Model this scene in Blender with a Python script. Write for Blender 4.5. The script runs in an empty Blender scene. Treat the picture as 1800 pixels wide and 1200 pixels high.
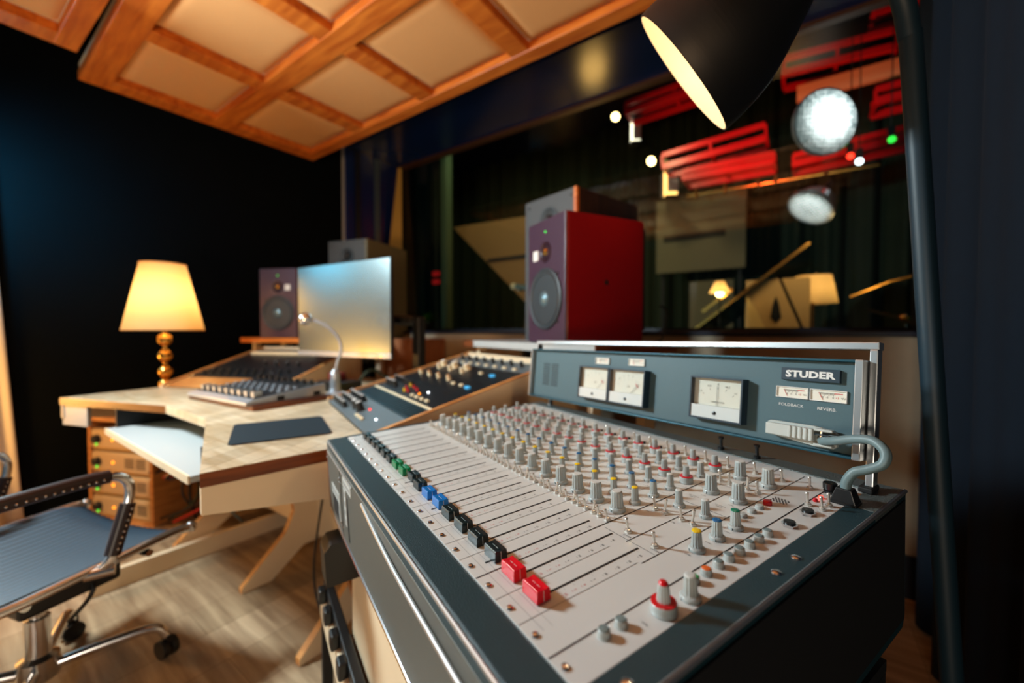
import bpy, bmesh, math, random
from mathutils import Vector, Matrix
random.seed(7)
SC = bpy.context.scene
COL = SC.collection

# ------------------------------------------------------------------ camera, world, lights, exposure
cam_d = bpy.data.cameras.new('camera')
cam = bpy.data.objects.new('camera', cam_d); COL.objects.link(cam)
cam.location = (0, 0, 1.10)
cam.rotation_euler = (math.radians(88.5), 0, 0)
cam_d.sensor_width = 36.0; cam_d.lens = 14.348
cam_d.clip_start = 0.02; cam_d.clip_end = 60
cam_d.dof.use_dof = True; cam_d.dof.focus_distance = 0.56; cam_d.dof.aperture_fstop = 1.9
SC.camera = cam

wd = bpy.data.worlds.new('world'); SC.world = wd; wd.use_nodes = True
wd.node_tree.nodes['Background'].inputs[0].default_value = (0.06, 0.42, 0.56, 1)
wd.node_tree.nodes['Background'].inputs[1].default_value = 0.045

def aim(o, target):
    d = Vector(target) - o.location
    o.rotation_euler = d.to_track_quat('-Z', 'Y').to_euler()
def light(name, kind, loc, power, color, target=None, size=None, spot=None, blend=0.5):
    d = bpy.data.lights.new(name, kind); d.energy = power; d.color = color
    o = bpy.data.objects.new(name, d); COL.objects.link(o); o.location = loc
    if target is not None: aim(o, target)
    if kind == 'AREA': d.size = size or 0.3
    else: d.shadow_soft_size = size or 0.05
    if kind == 'SPOT':
        d.spot_size = math.radians(spot); d.spot_blend = blend
    return o
light('studio_key_lamp', 'AREA', (-2.15, 1.25, 1.98), 80, (0.80, 0.96, 1.0), (0.12, 0.70, 0.86), 0.30)
light('camera_side_fill', 'AREA', (-0.75, -1.2, 0.70), 15, (1.0, 0.84, 0.66), (-0.6, 1.2, 0.6), 0.5)  # added fill from behind the camera for desk fronts and floor
light('curtain_cool_lamp', 'SPOT', (-2.40, 1.30, 2.25), 26, (0.35, 0.82, 1.0), (-3.12, 1.86, 1.95), 0.1, 75, 0.8)
light('wall_glow_fill', 'SPOT', (-2.70, 1.75, 1.9), 70, (0.05, 0.58, 0.95), (-2.88, 2.16, 1.85), 0.08, 120, 1.0)  # extra spot added to make the blue glow on the dark wall
light('corner_warm_lamp', 'POINT', (-2.86, 1.65, 0.72), 24, (1.0, 0.48, 0.12), None, 0.10)
light('ceiling_warm_fill', 'SPOT', (-0.9, -0.9, 0.9), 150, (1.0, 0.50, 0.17), (-0.55, 1.6, 2.55), 0.25, 75, 0.6)  # unseen light put in to wash the ceiling clouds orange
light('speaker_side_fill', 'SPOT', (0.62, 0.95, 2.45), 26, (1.0, 0.55, 0.22), (0.40, 1.62, 1.72), 0.03, 26, 1.0)  # added spot that brightens the top of the burgundy speaker side, no fitting
light('stage_warm_lamp', 'POINT', (0.83, 4.24, 1.89), 10, (1.0, 0.52, 0.14), None, 0.13)

vs = SC.view_settings
vs.view_transform = 'Standard'; vs.look = 'None'; vs.gamma = 1; vs.use_curve_mapping = False; vs.exposure = 0.0
try:
    SC.cycles.use_denoising = True
    SC.cycles.max_bounces = 8
    SC.cycles.transparent_max_bounces = 12
    SC.cycles.sample_clamp_indirect = 4.0
    SC.cycles.caustics_reflective = False; SC.cycles.caustics_refractive = False
except Exception: pass

# ------------------------------------------------------------------ materials
MATS = {}
def srgb(r, g, b):
    f = lambda c: ((c/255)/12.92 if c/255 <= 0.04045 else ((c/255+0.055)/1.055)**2.4)
    return (f(r), f(g), f(b), 1)
def mat(name, col, rough=0.5, metal=0.0, spec=0.5, emit=None, estr=0, noise=0.0, nscale=40, bump=0.0, bscale=200, coat=0.0, trans=0.0):
    if name in MATS: return MATS[name]
    m = bpy.data.materials.new(name); m.use_nodes = True
    nt = m.node_tree; b = nt.nodes['Principled BSDF']
    b.inputs['Base Color'].default_value = col
    b.inputs['Roughness'].default_value = rough; b.inputs['Metallic'].default_value = metal
    b.inputs['Specular IOR Level'].default_value = spec
    b.inputs['Coat Weight'].default_value = coat
    b.inputs['Transmission Weight'].default_value = trans
    if emit is not None:
        b.inputs['Emission Color'].default_value = emit; b.inputs['Emission Strength'].default_value = estr
    tc = nt.nodes.new('ShaderNodeTexCoord')
    if noise > 0:
        n = nt.nodes.new('ShaderNodeTexNoise'); n.inputs['Scale'].default_value = nscale; n.inputs['Detail'].default_value = 4
        nt.links.new(tc.outputs['Object'], n.inputs['Vector'])
        mx = nt.nodes.new('ShaderNodeMix'); mx.data_type = 'RGBA'
        mx.inputs[6].default_value = tuple(c*(1-noise) for c in col[:3]) + (1,)
        mx.inputs[7].default_value = tuple(min(1, c*(1+noise)) for c in col[:3]) + (1,)
        nt.links.new(n.outputs['Fac'], mx.inputs[0]); nt.links.new(mx.outputs[2], b.inputs['Base Color'])
    if bump > 0:
        n2 = nt.nodes.new('ShaderNodeTexNoise'); n2.inputs['Scale'].default_value = bscale; n2.inputs['Detail'].default_value = 3
        nt.links.new(tc.outputs['Object'], n2.inputs['Vector'])
        bp = nt.nodes.new('ShaderNodeBump'); bp.inputs['Strength'].default_value = bump; bp.inputs['Distance'].default_value = 0.002
        nt.links.new(n2.outputs['Fac'], bp.inputs['Height']); nt.links.new(bp.outputs[0], b.inputs['Normal'])
    MATS[name] = m; return m
def wood(name, c1, c2, stretch=(1, 12, 12), scale=3.0, rough=0.45, planks=None, rot=0.0, coat=0.0):
    """grain, and with planks=(length, width) a block pattern of single boards"""
    if name in MATS: return MATS[name]
    m = bpy.data.materials.new(name); m.use_nodes = True; nt = m.node_tree; b = nt.nodes['Principled BSDF']
    b.inputs['Roughness'].default_value = rough; b.inputs['Coat Weight'].default_value = coat
    tc = nt.nodes.new('ShaderNodeTexCoord'); mp = nt.nodes.new('ShaderNodeMapping')
    mp.inputs['Rotation'].default_value = (0, 0, rot); mp.inputs['Scale'].default_value = stretch
    nt.links.new(tc.outputs['Object'], mp.inputs['Vector'])
    n = nt.nodes.new('ShaderNodeTexNoise'); n.inputs['Scale'].default_value = scale; n.inputs['Detail'].default_value = 7; n.inputs['Distortion'].default_value = 0.4
    nt.links.new(mp.outputs[0], n.inputs['Vector'])
    rp = nt.nodes.new('ShaderNodeValToRGB'); rp.color_ramp.elements[0].position = 0.33; rp.color_ramp.elements[1].position = 0.68
    rp.color_ramp.elements[0].color = c2; rp.color_ramp.elements[1].color = c1
    nt.links.new(n.outputs['Fac'], rp.inputs[0]); out = rp.outputs[0]
    if planks:
        mp2 = nt.nodes.new('ShaderNodeMapping'); mp2.inputs['Rotation'].default_value = (0, 0, rot)
        nt.links.new(tc.outputs['Object'], mp2.inputs['Vector'])
        bt = nt.nodes.new('ShaderNodeTexBrick'); bt.inputs['Scale'].default_value = 1.0
        bt.inputs['Brick Width'].default_value = planks[0]; bt.inputs['Row Height'].default_value = planks[1]
        bt.inputs['Mortar Size'].default_value = 0.0012; bt.inputs['Color1'].default_value = (0.72, 0.70, 0.66, 1); bt.inputs['Color2'].default_value = (1, 1, 1, 1)
        bt.inputs['Mortar'].default_value = (0.45, 0.4, 0.35, 1)
        nt.links.new(mp2.outputs[0], bt.inputs['Vector'])
        mx = nt.nodes.new('ShaderNodeMix'); mx.data_type = 'RGBA'; mx.blend_type = 'MULTIPLY'; mx.inputs[0].default_value = 1
        nt.links.new(out, mx.inputs[6]); nt.links.new(bt.outputs['Color'], mx.inputs[7]); out = mx.outputs[2]
    nt.links.new(out, b.inputs['Base Color'])
    MATS[name] = m; return m
def glow(name, col, strength):
    if name in MATS: return MATS[name]
    m = bpy.data.materials.new(name); m.use_nodes = True; nt = m.node_tree
    b = nt.nodes['Principled BSDF']; b.inputs['Base Color'].default_value = col
    b.inputs['Emission Color'].default_value = col; b.inputs['Emission Strength'].default_value = strength
    MATS[name] = m; return m
def glass_mat(name, tint=(1, 1, 1, 1), ior=1.5, rough=0.0):
    if name in MATS: return MATS[name]
    m = bpy.data.materials.new(name); m.use_nodes = True; nt = m.node_tree; nt.nodes.clear()
    o = nt.nodes.new('ShaderNodeOutputMaterial'); t = nt.nodes.new('ShaderNodeBsdfTransparent'); g = nt.nodes.new('ShaderNodeBsdfGlossy')
    t.inputs[0].default_value = tint; g.inputs['Roughness'].default_value = rough
    lw = nt.nodes.new('ShaderNodeLayerWeight'); lw.inputs[0].default_value = 0.5
    pw = nt.nodes.new('ShaderNodeMath'); pw.operation = 'POWER'; pw.inputs[1].default_value = 5
    fr = nt.nodes.new('ShaderNodeMath'); fr.operation = 'MULTIPLY_ADD'; fr.inputs[1].default_value = 0.9; fr.inputs[2].default_value = 0.025
    nt.links.new(lw.outputs['Facing'], pw.inputs[0]); nt.links.new(pw.outputs[0], fr.inputs[0])
    mx = nt.nodes.new('ShaderNodeMixShader')
    nt.links.new(fr.outputs[0], mx.inputs[0]); nt.links.new(t.outputs[0], mx.inputs[1]); nt.links.new(g.outputs[0], mx.inputs[2]); nt.links.new(mx.outputs[0], o.inputs[0])
    MATS[name] = m; return m

m_panel = mat('panel_white_lacquer', srgb(211, 212, 209), 0.32, 0, 0.5, noise=0.02, nscale=8, coat=0.25)
m_case = mat('case_grey_texture', srgb(28, 58, 66), 0.42, 0.1, 0.5, noise=0.08, nscale=60, bump=0.35, bscale=700)
m_hammer = mat('hammered_grey', srgb(98, 106, 104), 0.38, 0.3, 0.6, noise=0.25, nscale=260, bump=0.9, bscale=420)
m_front = mat('front_grey_paint', srgb(96, 99, 95), 0.45, 0.2, 0.5, noise=0.05, nscale=90, bump=0.2, bscale=900)
m_alu = mat('brushed_aluminium', srgb(196, 200, 202), 0.32, 0.85, 0.5)
m_chrome = mat('chrome', srgb(226, 226, 228), 0.20, 1.0)
m_nickel = mat('bright_nickel', srgb(226, 222, 214), 0.3, 0.75)
m_black = mat('black_plastic', srgb(22, 24, 26), 0.35)
m_blackmat = mat('black_matt', srgb(14, 15, 17), 0.7)
m_ink = mat('printed_ink', srgb(30, 32, 36), 0.6)
m_inkred = mat('printed_ink_red', srgb(196, 60, 58), 0.6)
m_inkgrey = mat('printed_ink_grey', srgb(150, 150, 150), 0.6)
m_knob = mat('knob_grey', srgb(176, 182, 180), 0.38)
m_knobcap = mat('knob_cap_light', srgb(205, 208, 205), 0.35)
m_yellow = mat('cap_yellow', srgb(240, 200, 20), 0.4)
m_blue = mat('cap_blue', srgb(18, 96, 150), 0.4)
m_green = mat('cap_green', srgb(10, 120, 92), 0.35)
m_red = mat('cap_red', srgb(205, 18, 30), 0.3)
m_fblk = mat('fader_black', srgb(16, 34, 38), 0.25)
m_fblue = mat('fader_blue', srgb(20, 110, 190), 0.25)
m_fgreen = mat('fader_green', srgb(8, 118, 70), 0.25)
m_fred = mat('fader_red', srgb(215, 14, 36), 0.22)
m_white = mat('white_plastic', srgb(225, 225, 222), 0.4)
m_paper = mat('paper_label', srgb(188, 190, 186), 0.7, noise=0.06, nscale=150)
m_bridge = mat('bridge_teal_grey', srgb(72, 98, 106), 0.5, 0.0, 0.4, noise=0.05, nscale=300)
m_bridgedk = mat('badge_dark_blue', srgb(18, 44, 60), 0.45)
m_meter = mat('meter_face', srgb(226, 222, 208), 0.6)
m_meterlo = mat('meter_lower_white', srgb(222, 225, 224), 0.45)
m_cable = mat('cable_grey_rubber', srgb(104, 126, 130), 0.45, bump=0.1, bscale=300)
m_wood_red = wood('cheek_red_wood', srgb(116, 58, 36), srgb(82, 36, 22), (14, 1.2, 1.2), 5)
m_block = wood('butcher_block', srgb(234, 216, 186), srgb(204, 178, 140), (1.5, 16, 8), 3.2, 0.35, (0.34, 0.062), math.radians(65), 0.25)
m_blockedge = wood('butcher_edge', srgb(138, 74, 34), srgb(84, 40, 18), (1.2, 1.2, 18), 4, 0.4)
m_beige = mat('beige_laminate', srgb(232, 208, 174), 0.55, noise=0.03, nscale=12)
m_greywhite = mat('white_laminate', srgb(176, 180, 180), 0.45)
m_oak = wood('rack_oak', srgb(214, 150, 84), srgb(176, 108, 52), (2, 2, 14), 3)
m_floor = wood('floor_oak', srgb(206, 178, 144), srgb(150, 122, 94), (0.9, 11, 8), 2.4, 0.42, (1.3, 0.19), math.radians(-90))
m_pine = wood('cloud_pine', srgb(226, 132, 50), srgb(182, 88, 28), (1.2, 10, 10), 2.6, 0.4)
m_fabric = mat('cloud_fabric', srgb(222, 164, 104), 0.9, noise=0.05, nscale=300)
m_darkwall = mat('dark_fabric_wall', srgb(2, 8, 13), 0.9, 0, 0.12, noise=0.25, nscale=7)
m_navy = mat('navy_gloss', srgb(12, 40, 104), 0.2, 0, 0.5)
m_navydark = mat('navy_dark', srgb(10, 18, 38), 0.5)
m_wallbeige = mat('wall_beige', srgb(168, 152, 128), 0.8, noise=0.05, nscale=30)
m_drape = mat('navy_drape', srgb(8, 20, 32), 0.85, 0, 0.25, noise=0.15, nscale=30)
m_olive = mat('olive_drape', srgb(46, 54, 36), 0.85, noise=0.2, nscale=20)
m_psi = mat('burgundy_lacquer', srgb(112, 10, 13), 0.26, 0, 0.5, noise=0.05, nscale=200, bump=0.05, bscale=500)
m_psifront = mat('plum_front', srgb(66, 44, 62), 0.35, 0.1)
m_cone = mat('woofer_cone', srgb(104, 128, 138), 0.28, 0.5)
m_surround = mat('woofer_surround', srgb(38, 46, 52), 0.5)
m_greyfront = mat('speaker_grey_front', srgb(66, 69, 72), 0.6)
m_greyside = mat('speaker_grey_side', srgb(104, 101, 82), 0.7, noise=0.05, nscale=80)
m_walnut = wood('speaker_walnut', srgb(62, 38, 24), srgb(38, 22, 14), (10, 10, 1), 3)
m_brass = mat('polished_brass', srgb(236, 184, 96), 0.12, 1.0)
m_pad = mat('mousepad_cloth', srgb(14, 32, 42), 0.75, 0, 0.25, noise=0.1, nscale=300)
m_padedge = mat('mousepad_edge', srgb(16, 22, 28), 0.6)
m_outface = mat('outboard_grey_face', srgb(112, 124, 130), 0.4, 0.4)
m_outdark = mat('outboard_black_face', srgb(22, 28, 33), 0.4, 0.2)
m_vent = mat('vent_teal_black', srgb(26, 52, 62), 0.45, 0.3)
m_cream = mat('cream_plastic', srgb(232, 214, 178), 0.45)
m_orange = mat('orange_cap', srgb(230, 140, 40), 0.4)
def ribbed(name, axis, per_m, c1, c2):
    m = mat(name, c1, 0.45); nt = m.node_tree; b = nt.nodes['Principled BSDF']
    tc = nt.nodes.new('ShaderNodeTexCoord'); wv = nt.nodes.new('ShaderNodeTexWave'); wv.bands_direction = axis; wv.inputs['Scale'].default_value = per_m/3.183
    nt.links.new(tc.outputs['Object'], wv.inputs['Vector']); r = nt.nodes.new('ShaderNodeValToRGB')
    r.color_ramp.elements[0].position = 0.42; r.color_ramp.elements[0].color = c2; r.color_ramp.elements[1].position = 0.62; r.color_ramp.elements[1].color = c1
    nt.links.new(wv.outputs['Fac'], r.inputs[0]); nt.links.new(r.outputs[0], b.inputs['Base Color']); return m
m_seat = ribbed('seat_mesh_cloth', 'X', 36, srgb(44, 64, 80), srgb(3, 7, 11)); m_backm = ribbed('back_mesh_cloth', 'Z', 68, srgb(104, 128, 146), srgb(14, 22, 30))
m_leather = mat('arm_leather', srgb(40, 24, 24), 0.38)
m_redtruss = mat('red_painted_steel', srgb(190, 16, 22), 0.4)
m_piano = mat('piano_black', srgb(8, 8, 9), 0.12)
m_gold = mat('gold_edge', srgb(190, 150, 80), 0.25, 0.9)
m_cymbal = mat('cymbal_bronze', srgb(214, 150, 60), 0.22, 1.0)
m_screen = mat('monitor_screen', srgb(150, 166, 170), 0.24, 0.92)
m_silver = mat('silver_plastic', srgb(176, 184, 194), 0.3, 0.6)
m_amp = mat('amp_champagne', srgb(206, 176, 130), 0.45, 0.3)
m_shade_in = mat('shade_white_inside', srgb(150, 140, 124), 0.5)
m_lampblk = mat('lamp_black_paint', srgb(7, 10, 13), 0.5)
m_lamptube = mat('lamp_tube_paint', srgb(20, 44, 56), 0.5)
m_plant = mat('plant_leaf', srgb(50, 120, 30), 0.5)
m_redplastic = mat('red_plastic', srgb(190, 24, 20), 0.4)
m_curtain = mat('white_curtain', srgb(222, 220, 212), 0.85)
m_livefloor = mat('live_floor', srgb(60, 44, 30), 0.5)
m_concrete = mat('dark_ceiling', srgb(20, 22, 26), 0.9)
m_livepanel = mat('live_beige_panel', srgb(110, 102, 78), 0.8, noise=0.06, nscale=10)
m_sand = mat('sandy_baffle', srgb(226, 196, 140), 0.75)
g_red = glow('led_red', srgb(255, 50, 30), 3.5); g_green = glow('led_green', srgb(50, 230, 70), 1.6)
g_orange = glow('led_orange', srgb(255, 140, 20), 4); g_white = glow('led_white', srgb(240, 248, 255), 5)
g_blue = glow('led_blue', srgb(90, 190, 255), 4); g_warm = glow('warm_bulb', srgb(255, 214, 140), 14)
g_bulb = glow('lamp_bulb', srgb(255, 206, 130), 20)
m_metglass = glass_mat('meter_glass', (0.97, 0.98, 0.98, 1), 1.45)

# pleated lampshade cloth that lets its own bulb's light through
def shade_cloth(name, col):
    m = bpy.data.materials.new(name); m.use_nodes = True; nt = m.node_tree; nt.nodes.clear()
    o = nt.nodes.new('ShaderNodeOutputMaterial'); d = nt.nodes.new('ShaderNodeBsdfDiffuse'); t = nt.nodes.new('ShaderNodeBsdfTranslucent'); mx = nt.nodes.new('ShaderNodeMixShader')
    d.inputs[0].default_value = col; t.inputs[0].default_value = col; mx.inputs[0].default_value = 0.55
    nt.links.new(d.outputs[0], mx.inputs[1]); nt.links.new(t.outputs[0], mx.inputs[2]); nt.links.new(mx.outputs[0], o.inputs[0])
    MATS[name] = m; return m
m_shade = shade_cloth('pleated_shade_cloth', srgb(248, 222, 176))

# ------------------------------------------------------------------ mesh builder
I4 = Matrix.Identity(4)
def T(x=0, y=0, z=0): return Matrix.Translation((x, y, z))
def RX(a): return Matrix.Rotation(a, 4, 'X')
def RY(a): return Matrix.Rotation(a, 4, 'Y')
def RZ(a): return Matrix.Rotation(a, 4, 'Z')
def align(d, at=(0, 0, 0)):
    """matrix that takes +Z to direction d"""
    return Matrix.Translation(at) @ Vector(d).normalized().to_track_quat('Z', 'Y').to_matrix().to_4x4()
_txt = {}
def text_geo(s, spacing=1.0, bold=0.0):
    k = (s, spacing, bold)
    if k not in _txt:
        c = bpy.data.curves.new('t', 'FONT'); c.body = s; c.size = 1.0; c.align_x = 'CENTER'; c.align_y = 'CENTER'
        c.resolution_u = 2; c.space_character = spacing; c.offset = bold
        o = bpy.data.objects.new('t', c); COL.objects.link(o)
        dg = bpy.context.evaluated_depsgraph_get(); me = bpy.data.meshes.new_from_object(o.evaluated_get(dg))
        _txt[k] = ([tuple(v.co) for v in me.vertices], [tuple(p.vertices) for p in me.polygons])
        bpy.data.objects.remove(o); bpy.data.curves.remove(c); bpy.data.meshes.remove(me)
    return _txt[k]
class MB:
    def __init__(self): self.v = []; self.f = []; self.m = []; self.mats = []
    def mi(self, m):
        if m not in self.mats: self.mats.append(m)
        return self.mats.index(m)
    def add(self, vs, fs, m, M=I4):
        b = len(self.v); i = self.mi(m)
        for p in vs: self.v.append(tuple(M @ Vector(p)))
        for f in fs: self.f.append([b+k for k in f]); self.m.append(i)
        return self
    def box(self, x0, x1, y0, y1, z0, z1, m, M=I4):
        vs = [(x, y, z) for x in (x0, x1) for y in (y0, y1) for z in (z0, z1)]
        return self.add(vs, [(0,1,3,2),(4,6,7,5),(0,4,5,1),(2,3,7,6),(0,2,6,4),(1,5,7,3)], m, M)
    def prism(self, pts, z0, z1, m, M=I4, mtop=None, mside=None):
        """polygon pts (x, y) drawn counter-clockwise, z0..z1"""
        n = len(pts)
        vs = [(x, y, z0) for x, y in pts] + [(x, y, z1) for x, y in pts]
        self.add(vs, [tuple(range(n-1, -1, -1))], m, M)
        self.add(vs, [tuple(range(n, 2*n))], mtop or m, M)
        return self.add(vs, [(i, (i+1) % n, n+(i+1) % n, n+i) for i in range(n)], mside or m, M)
    def lathe(self, prof, m, n=24, M=I4, rf=None, cap0=True, cap1=True, mats=None):
        """prof list of (r, z)"""
        vs = []
        for j, (r, z) in enumerate(prof):
            for k in range(n):
                a = 2*math.pi*k/n; rr = r*(rf(k, j) if rf else 1)
                vs.append((rr*math.cos(a), rr*math.sin(a), z))
        for j in range(len(prof)-1):
            mm = mats[j] if mats else m
            self.add(vs[j*n:(j+2)*n], [(k, (k+1) % n, n+(k+1) % n, n+k) for k in range(n)], mm, M)
        if cap0: self.add(vs[:n], [tuple(range(n-1, -1, -1))], mats[0] if mats else m, M)
        if cap1: self.add(vs[-n:], [tuple(range(n))], mats[-1] if mats else m, M)
        return self
    def tube(self, pts, r, m, n=10, M=I4, closed=False, rs=None):
        P = [Vector(p) for p in pts]; N = len(P); vs = []
        up = None
        for i in range(N):
            if closed: t = P[(i+1) % N]-P[i-1]
            else: t = P[min(i+1, N-1)]-P[max(i-1, 0)]
            t.normalize()
            if up is None:
                up = Vector((0, 0, 1)) if abs(t.z) < 0.9 else Vector((1, 0, 0))
            a = t.cross(up).normalized(); b = a.cross(t).normalized(); up = b
            rr = rs[i] if rs else r
            for k in range(n):
                w = 2*math.pi*k/n; vs.append(tuple(P[i] + a*rr*math.cos(w) + b*rr*math.sin(w)))
        fs = []
        for i in range(N if closed else N-1):
            j = (i+1) % N
            fs += [(i*n+k, i*n+(k+1) % n, j*n+(k+1) % n, j*n+k) for k in range(n)]
        if not closed: fs += [tuple(range(n-1, -1, -1)), tuple(range((N-1)*n, N*n))]
        return self.add(vs, fs, m, M)
    def sphere(self, r, m, M=I4, nu=20, nv=12, sz=1.0):
        prof = [(max(1e-5, r*math.sin(math.pi*j/nv)), -r*sz*math.cos(math.pi*j/nv)) for j in range(nv+1)]
        return self.lathe(prof, m, nu, M)
    def text(self, s, size, m, M=I4, sx=1.0, spacing=1.0, bold=0.0):
        vs, fs = text_geo(s, spacing, bold)
        return self.add([(x*size*sx, y*size, z) for x, y, z in vs], fs, m, M)
    def grid(self, fn, nu, nv, m, M=I4):
        vs = [fn(i/nu, j/nv) for j in range(nv+1) for i in range(nu+1)]
        return self.add(vs, [(j*(nu+1)+i, j*(nu+1)+i+1, (j+1)*(nu+1)+i+1, (j+1)*(nu+1)+i) for j in range(nv) for i in range(nu)], m, M)
    def mesh(self, name, smooth=35):
        me = bpy.data.meshes.new(name); me.from_pydata(self.v, [], self.f)
        for m in self.mats: me.materials.append(m)
        me.polygons.foreach_set('material_index', self.m)
        if smooth:
            bm = bmesh.new(); bm.from_mesh(me); bmesh.ops.recalc_face_normals(bm, faces=bm.faces) if smooth > 0 else None
            bm.to_mesh(me); bm.free()
            me.polygons.foreach_set('use_smooth', [True]*len(me.polygons))
            me.set_sharp_from_angle(angle=math.radians(abs(smooth)))
        me.update(); return me
    def build(self, name, parent=None, smooth=35, bevel=0, seg=2, loc=None, rot=None, mx=None):
        o = bpy.data.objects.new(name, self.mesh(name, smooth)); COL.objects.link(o)
        if parent is not None: o.parent = parent
        if mx is not None: o.matrix_local = mx
        if loc is not None: o.location = loc
        if rot is not None: o.rotation_euler = rot
        if bevel:
            b = o.modifiers.new('bevel', 'BEVEL'); b.width = bevel; b.segments = seg; b.limit_method = 'ANGLE'; b.angle_limit = math.radians(40)
            b.harden_normals = False
        return o
def tag(o, label, cat, group=None, kind=None):
    o['label'] = label; o['category'] = cat
    if group: o['group'] = group
    if kind: o['kind'] = kind
    return o
def thing(name, label, cat, mx=None, loc=None, rz=0, group=None):
    o = bpy.data.objects.new(name, None); COL.objects.link(o); o.empty_display_size = 0.05
    if mx is not None: o.matrix_world = mx
    if loc is not None: o.location = loc; o.rotation_euler = (0, 0, rz)
    return tag(o, label, cat, group)
def struct(o): o['kind'] = 'structure'; return o
def dup(o, parent, loc=None, name=None):
    c = o.copy(); COL.objects.link(c)
    if name: c.name = name
    if parent is not None: c.parent = parent
    if loc is not None: c.location = loc
    for ch in list(o.children): dup(ch, c)
    return c
def smooth_path(ctrl, n=8):
    P = [Vector(p) for p in ctrl]; out = []
    for i in range(len(P)-1):
        p0 = P[max(i-1, 0)]; p1 = P[i]; p2 = P[i+1]; p3 = P[min(i+2, len(P)-1)]
        for k in range(n):
            t = k/n
            out.append(0.5*((2*p1)+(p2-p0)*t+(2*p0-5*p1+4*p2-p3)*t*t+(3*p1-p0-3*p2+p3)*t**3))
    out.append(P[-1]); return out

# room frame: x along the studio window, y towards it
ROOM = Matrix(((0.8155, 0.5788, 0, -1.261), (-0.5788, 0.8155, 0, 1.562), (0, 0, 1, 0), (0, 0, 0, 1)))
ROOM_RZ = math.atan2(-0.5788, 0.8155)
def room_pt(w, n, z): return ROOM @ Vector((w, n, z))

# ------------------------------------------------------------------ the room
def room_obj(name, mb, smooth=0, bevel=0):
    return struct(mb.build(name, smooth=smooth, bevel=bevel, mx=ROOM))
room_obj('floor', MB().box(-1.9, 2.6, -3.2, 1.80, -0.05, 0.0, m_floor))
room_obj('ceiling', MB().box(-1.9, 2.6, -3.2, 1.95, 3.05, 3.12, m_concrete))
WIN_N, GL_N, SILL, HEAD, WL, WR = 1.756, 2.36, 1.098, 2.86, -1.63, 2.40
room_obj('wall_left', MB().box(-1.80, -1.70, -3.2, 1.80, 0.0, 3.05, m_darkwall))
wb = MB().box(-1.70, WR, WIN_N, GL_N+0.06, 0.0, SILL-0.022, m_wallbeige)
room_obj('wall_window_lower', wb)
room_obj('baseboard_window', MB().box(-1.70, WR, WIN_N-0.018, WIN_N, 0.0, 0.175, m_navydark))
room_obj('wall_window_upper', MB().box(-1.80, WR+0.2, WIN_N, GL_N+0.06, HEAD, 3.12, m_navydark))
room_obj('wall_window_left', MB().box(-1.80, WL, WIN_N, GL_N+0.06, SILL-0.022, HEAD, m_navy))
room_obj('wall_right', MB().box(WR, WR+0.1, -3.2, GL_N+0.06, 0.0, 3.05, m_darkwall))
# linings of the deep window opening
room_obj('trim_1', MB().box(WL, WR, WIN_N-0.012, GL_N, SILL-0.022, SILL, m_navydark), bevel=0.004)
room_obj('trim_2', MB().box(WL, WR, WIN_N+0.002, GL_N, HEAD-0.02, HEAD, m_navy))
room_obj('trim_3', MB().box(-1.70, -1.672, WIN_N-0.014, WIN_N, SILL-0.02, 2.95, m_greywhite))
room_obj('trim_4', MB().box(WL, WL+0.016, WIN_N+0.08, WIN_N+0.13, SILL, HEAD-0.02, m_navydark).box(WL, WL+0.016, WIN_N+0.30, WIN_N+0.36, SILL, HEAD-0.02, mat('lining_grey', srgb(70, 90, 110), 0.4)))
wn = room_obj('window_1', MB().box(WL, WR, GL_N-0.012, GL_N, SILL, HEAD-0.02, glass_mat('window_glass', (0.96, 1.0, 0.97, 1), 1.5)))
fr = MB()
fr.box(WL, WR, GL_N-0.02, GL_N+0.04, SILL, SILL+0.02, m_navydark).box(WL, WR, GL_N-0.02, GL_N+0.04, HEAD-0.045, HEAD-0.02, mat('frame_brown', srgb(70, 40, 22), 0.5))
fr.box(WL, WL+0.03, GL_N-0.02, GL_N+0.04, SILL+0.02, HEAD-0.045, m_navydark)
fo = fr.build('window_frame', parent=wn, smooth=0)

# navy drape on the right, in front of the end of the window wall
def drape(name, path, z0, z1, amp, waves, m, label=None, cat='curtain', flare=0.0, nu=160, thick=0.01, kind=None, group=None, slant=0.0):
    P = [Vector((p[0], p[1], 0)) for p in path]
    seg = [(P[i+1]-P[i]).length for i in range(len(P)-1)]; L = sum(seg)
    def at(s):
        d = s*L
        for i, l in enumerate(seg):
            if d <= l+1e-9 or i == len(seg)-1:
                return P[i].lerp(P[i+1], d/l), (P[i+1]-P[i]).normalized()
            d -= l
    rnd = random.Random(len(name)*7+int(waves)); ph = [rnd.uniform(0, 6.28) for _ in range(3)]
    def fn(u, v):
        p, t = at(u); nrm = Vector((-t.y, t.x, 0))
        k = amp*(math.sin(u*waves*6.283+ph[0]+0.5*math.sin(v*2+ph[1]))+0.35*math.sin(u*waves*6.283*2.3+ph[2]))*(0.75+0.5*(1-v)*0.6)
        q = p + nrm*k + t*slant*v*(1-u)
        return (q.x, q.y, z0+(z1-z0)*v)
    o = MB().grid(fn, nu, 10, m).build(name, smooth=180, mx=ROOM)
    s = o.modifiers.new('thickness', 'SOLIDIFY'); s.thickness = thick
    if label: tag(o, label, cat, group, kind)
    return o
drape('curtain', [(2.33, 1.70), (2.33, -1.6)], 0.02, 3.0, 0.028, 11, m_drape, 'dark navy floor length drape behind the tall black lamp stand', nu=220)
drape('curtain', [(-1.655, -0.28), (-1.655, -2.6)], 0.02, 2.6, 0.022, 16, m_curtain, 'white pleated curtain on the dark wall, lit orange near the floor', slant=0.12)

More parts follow.
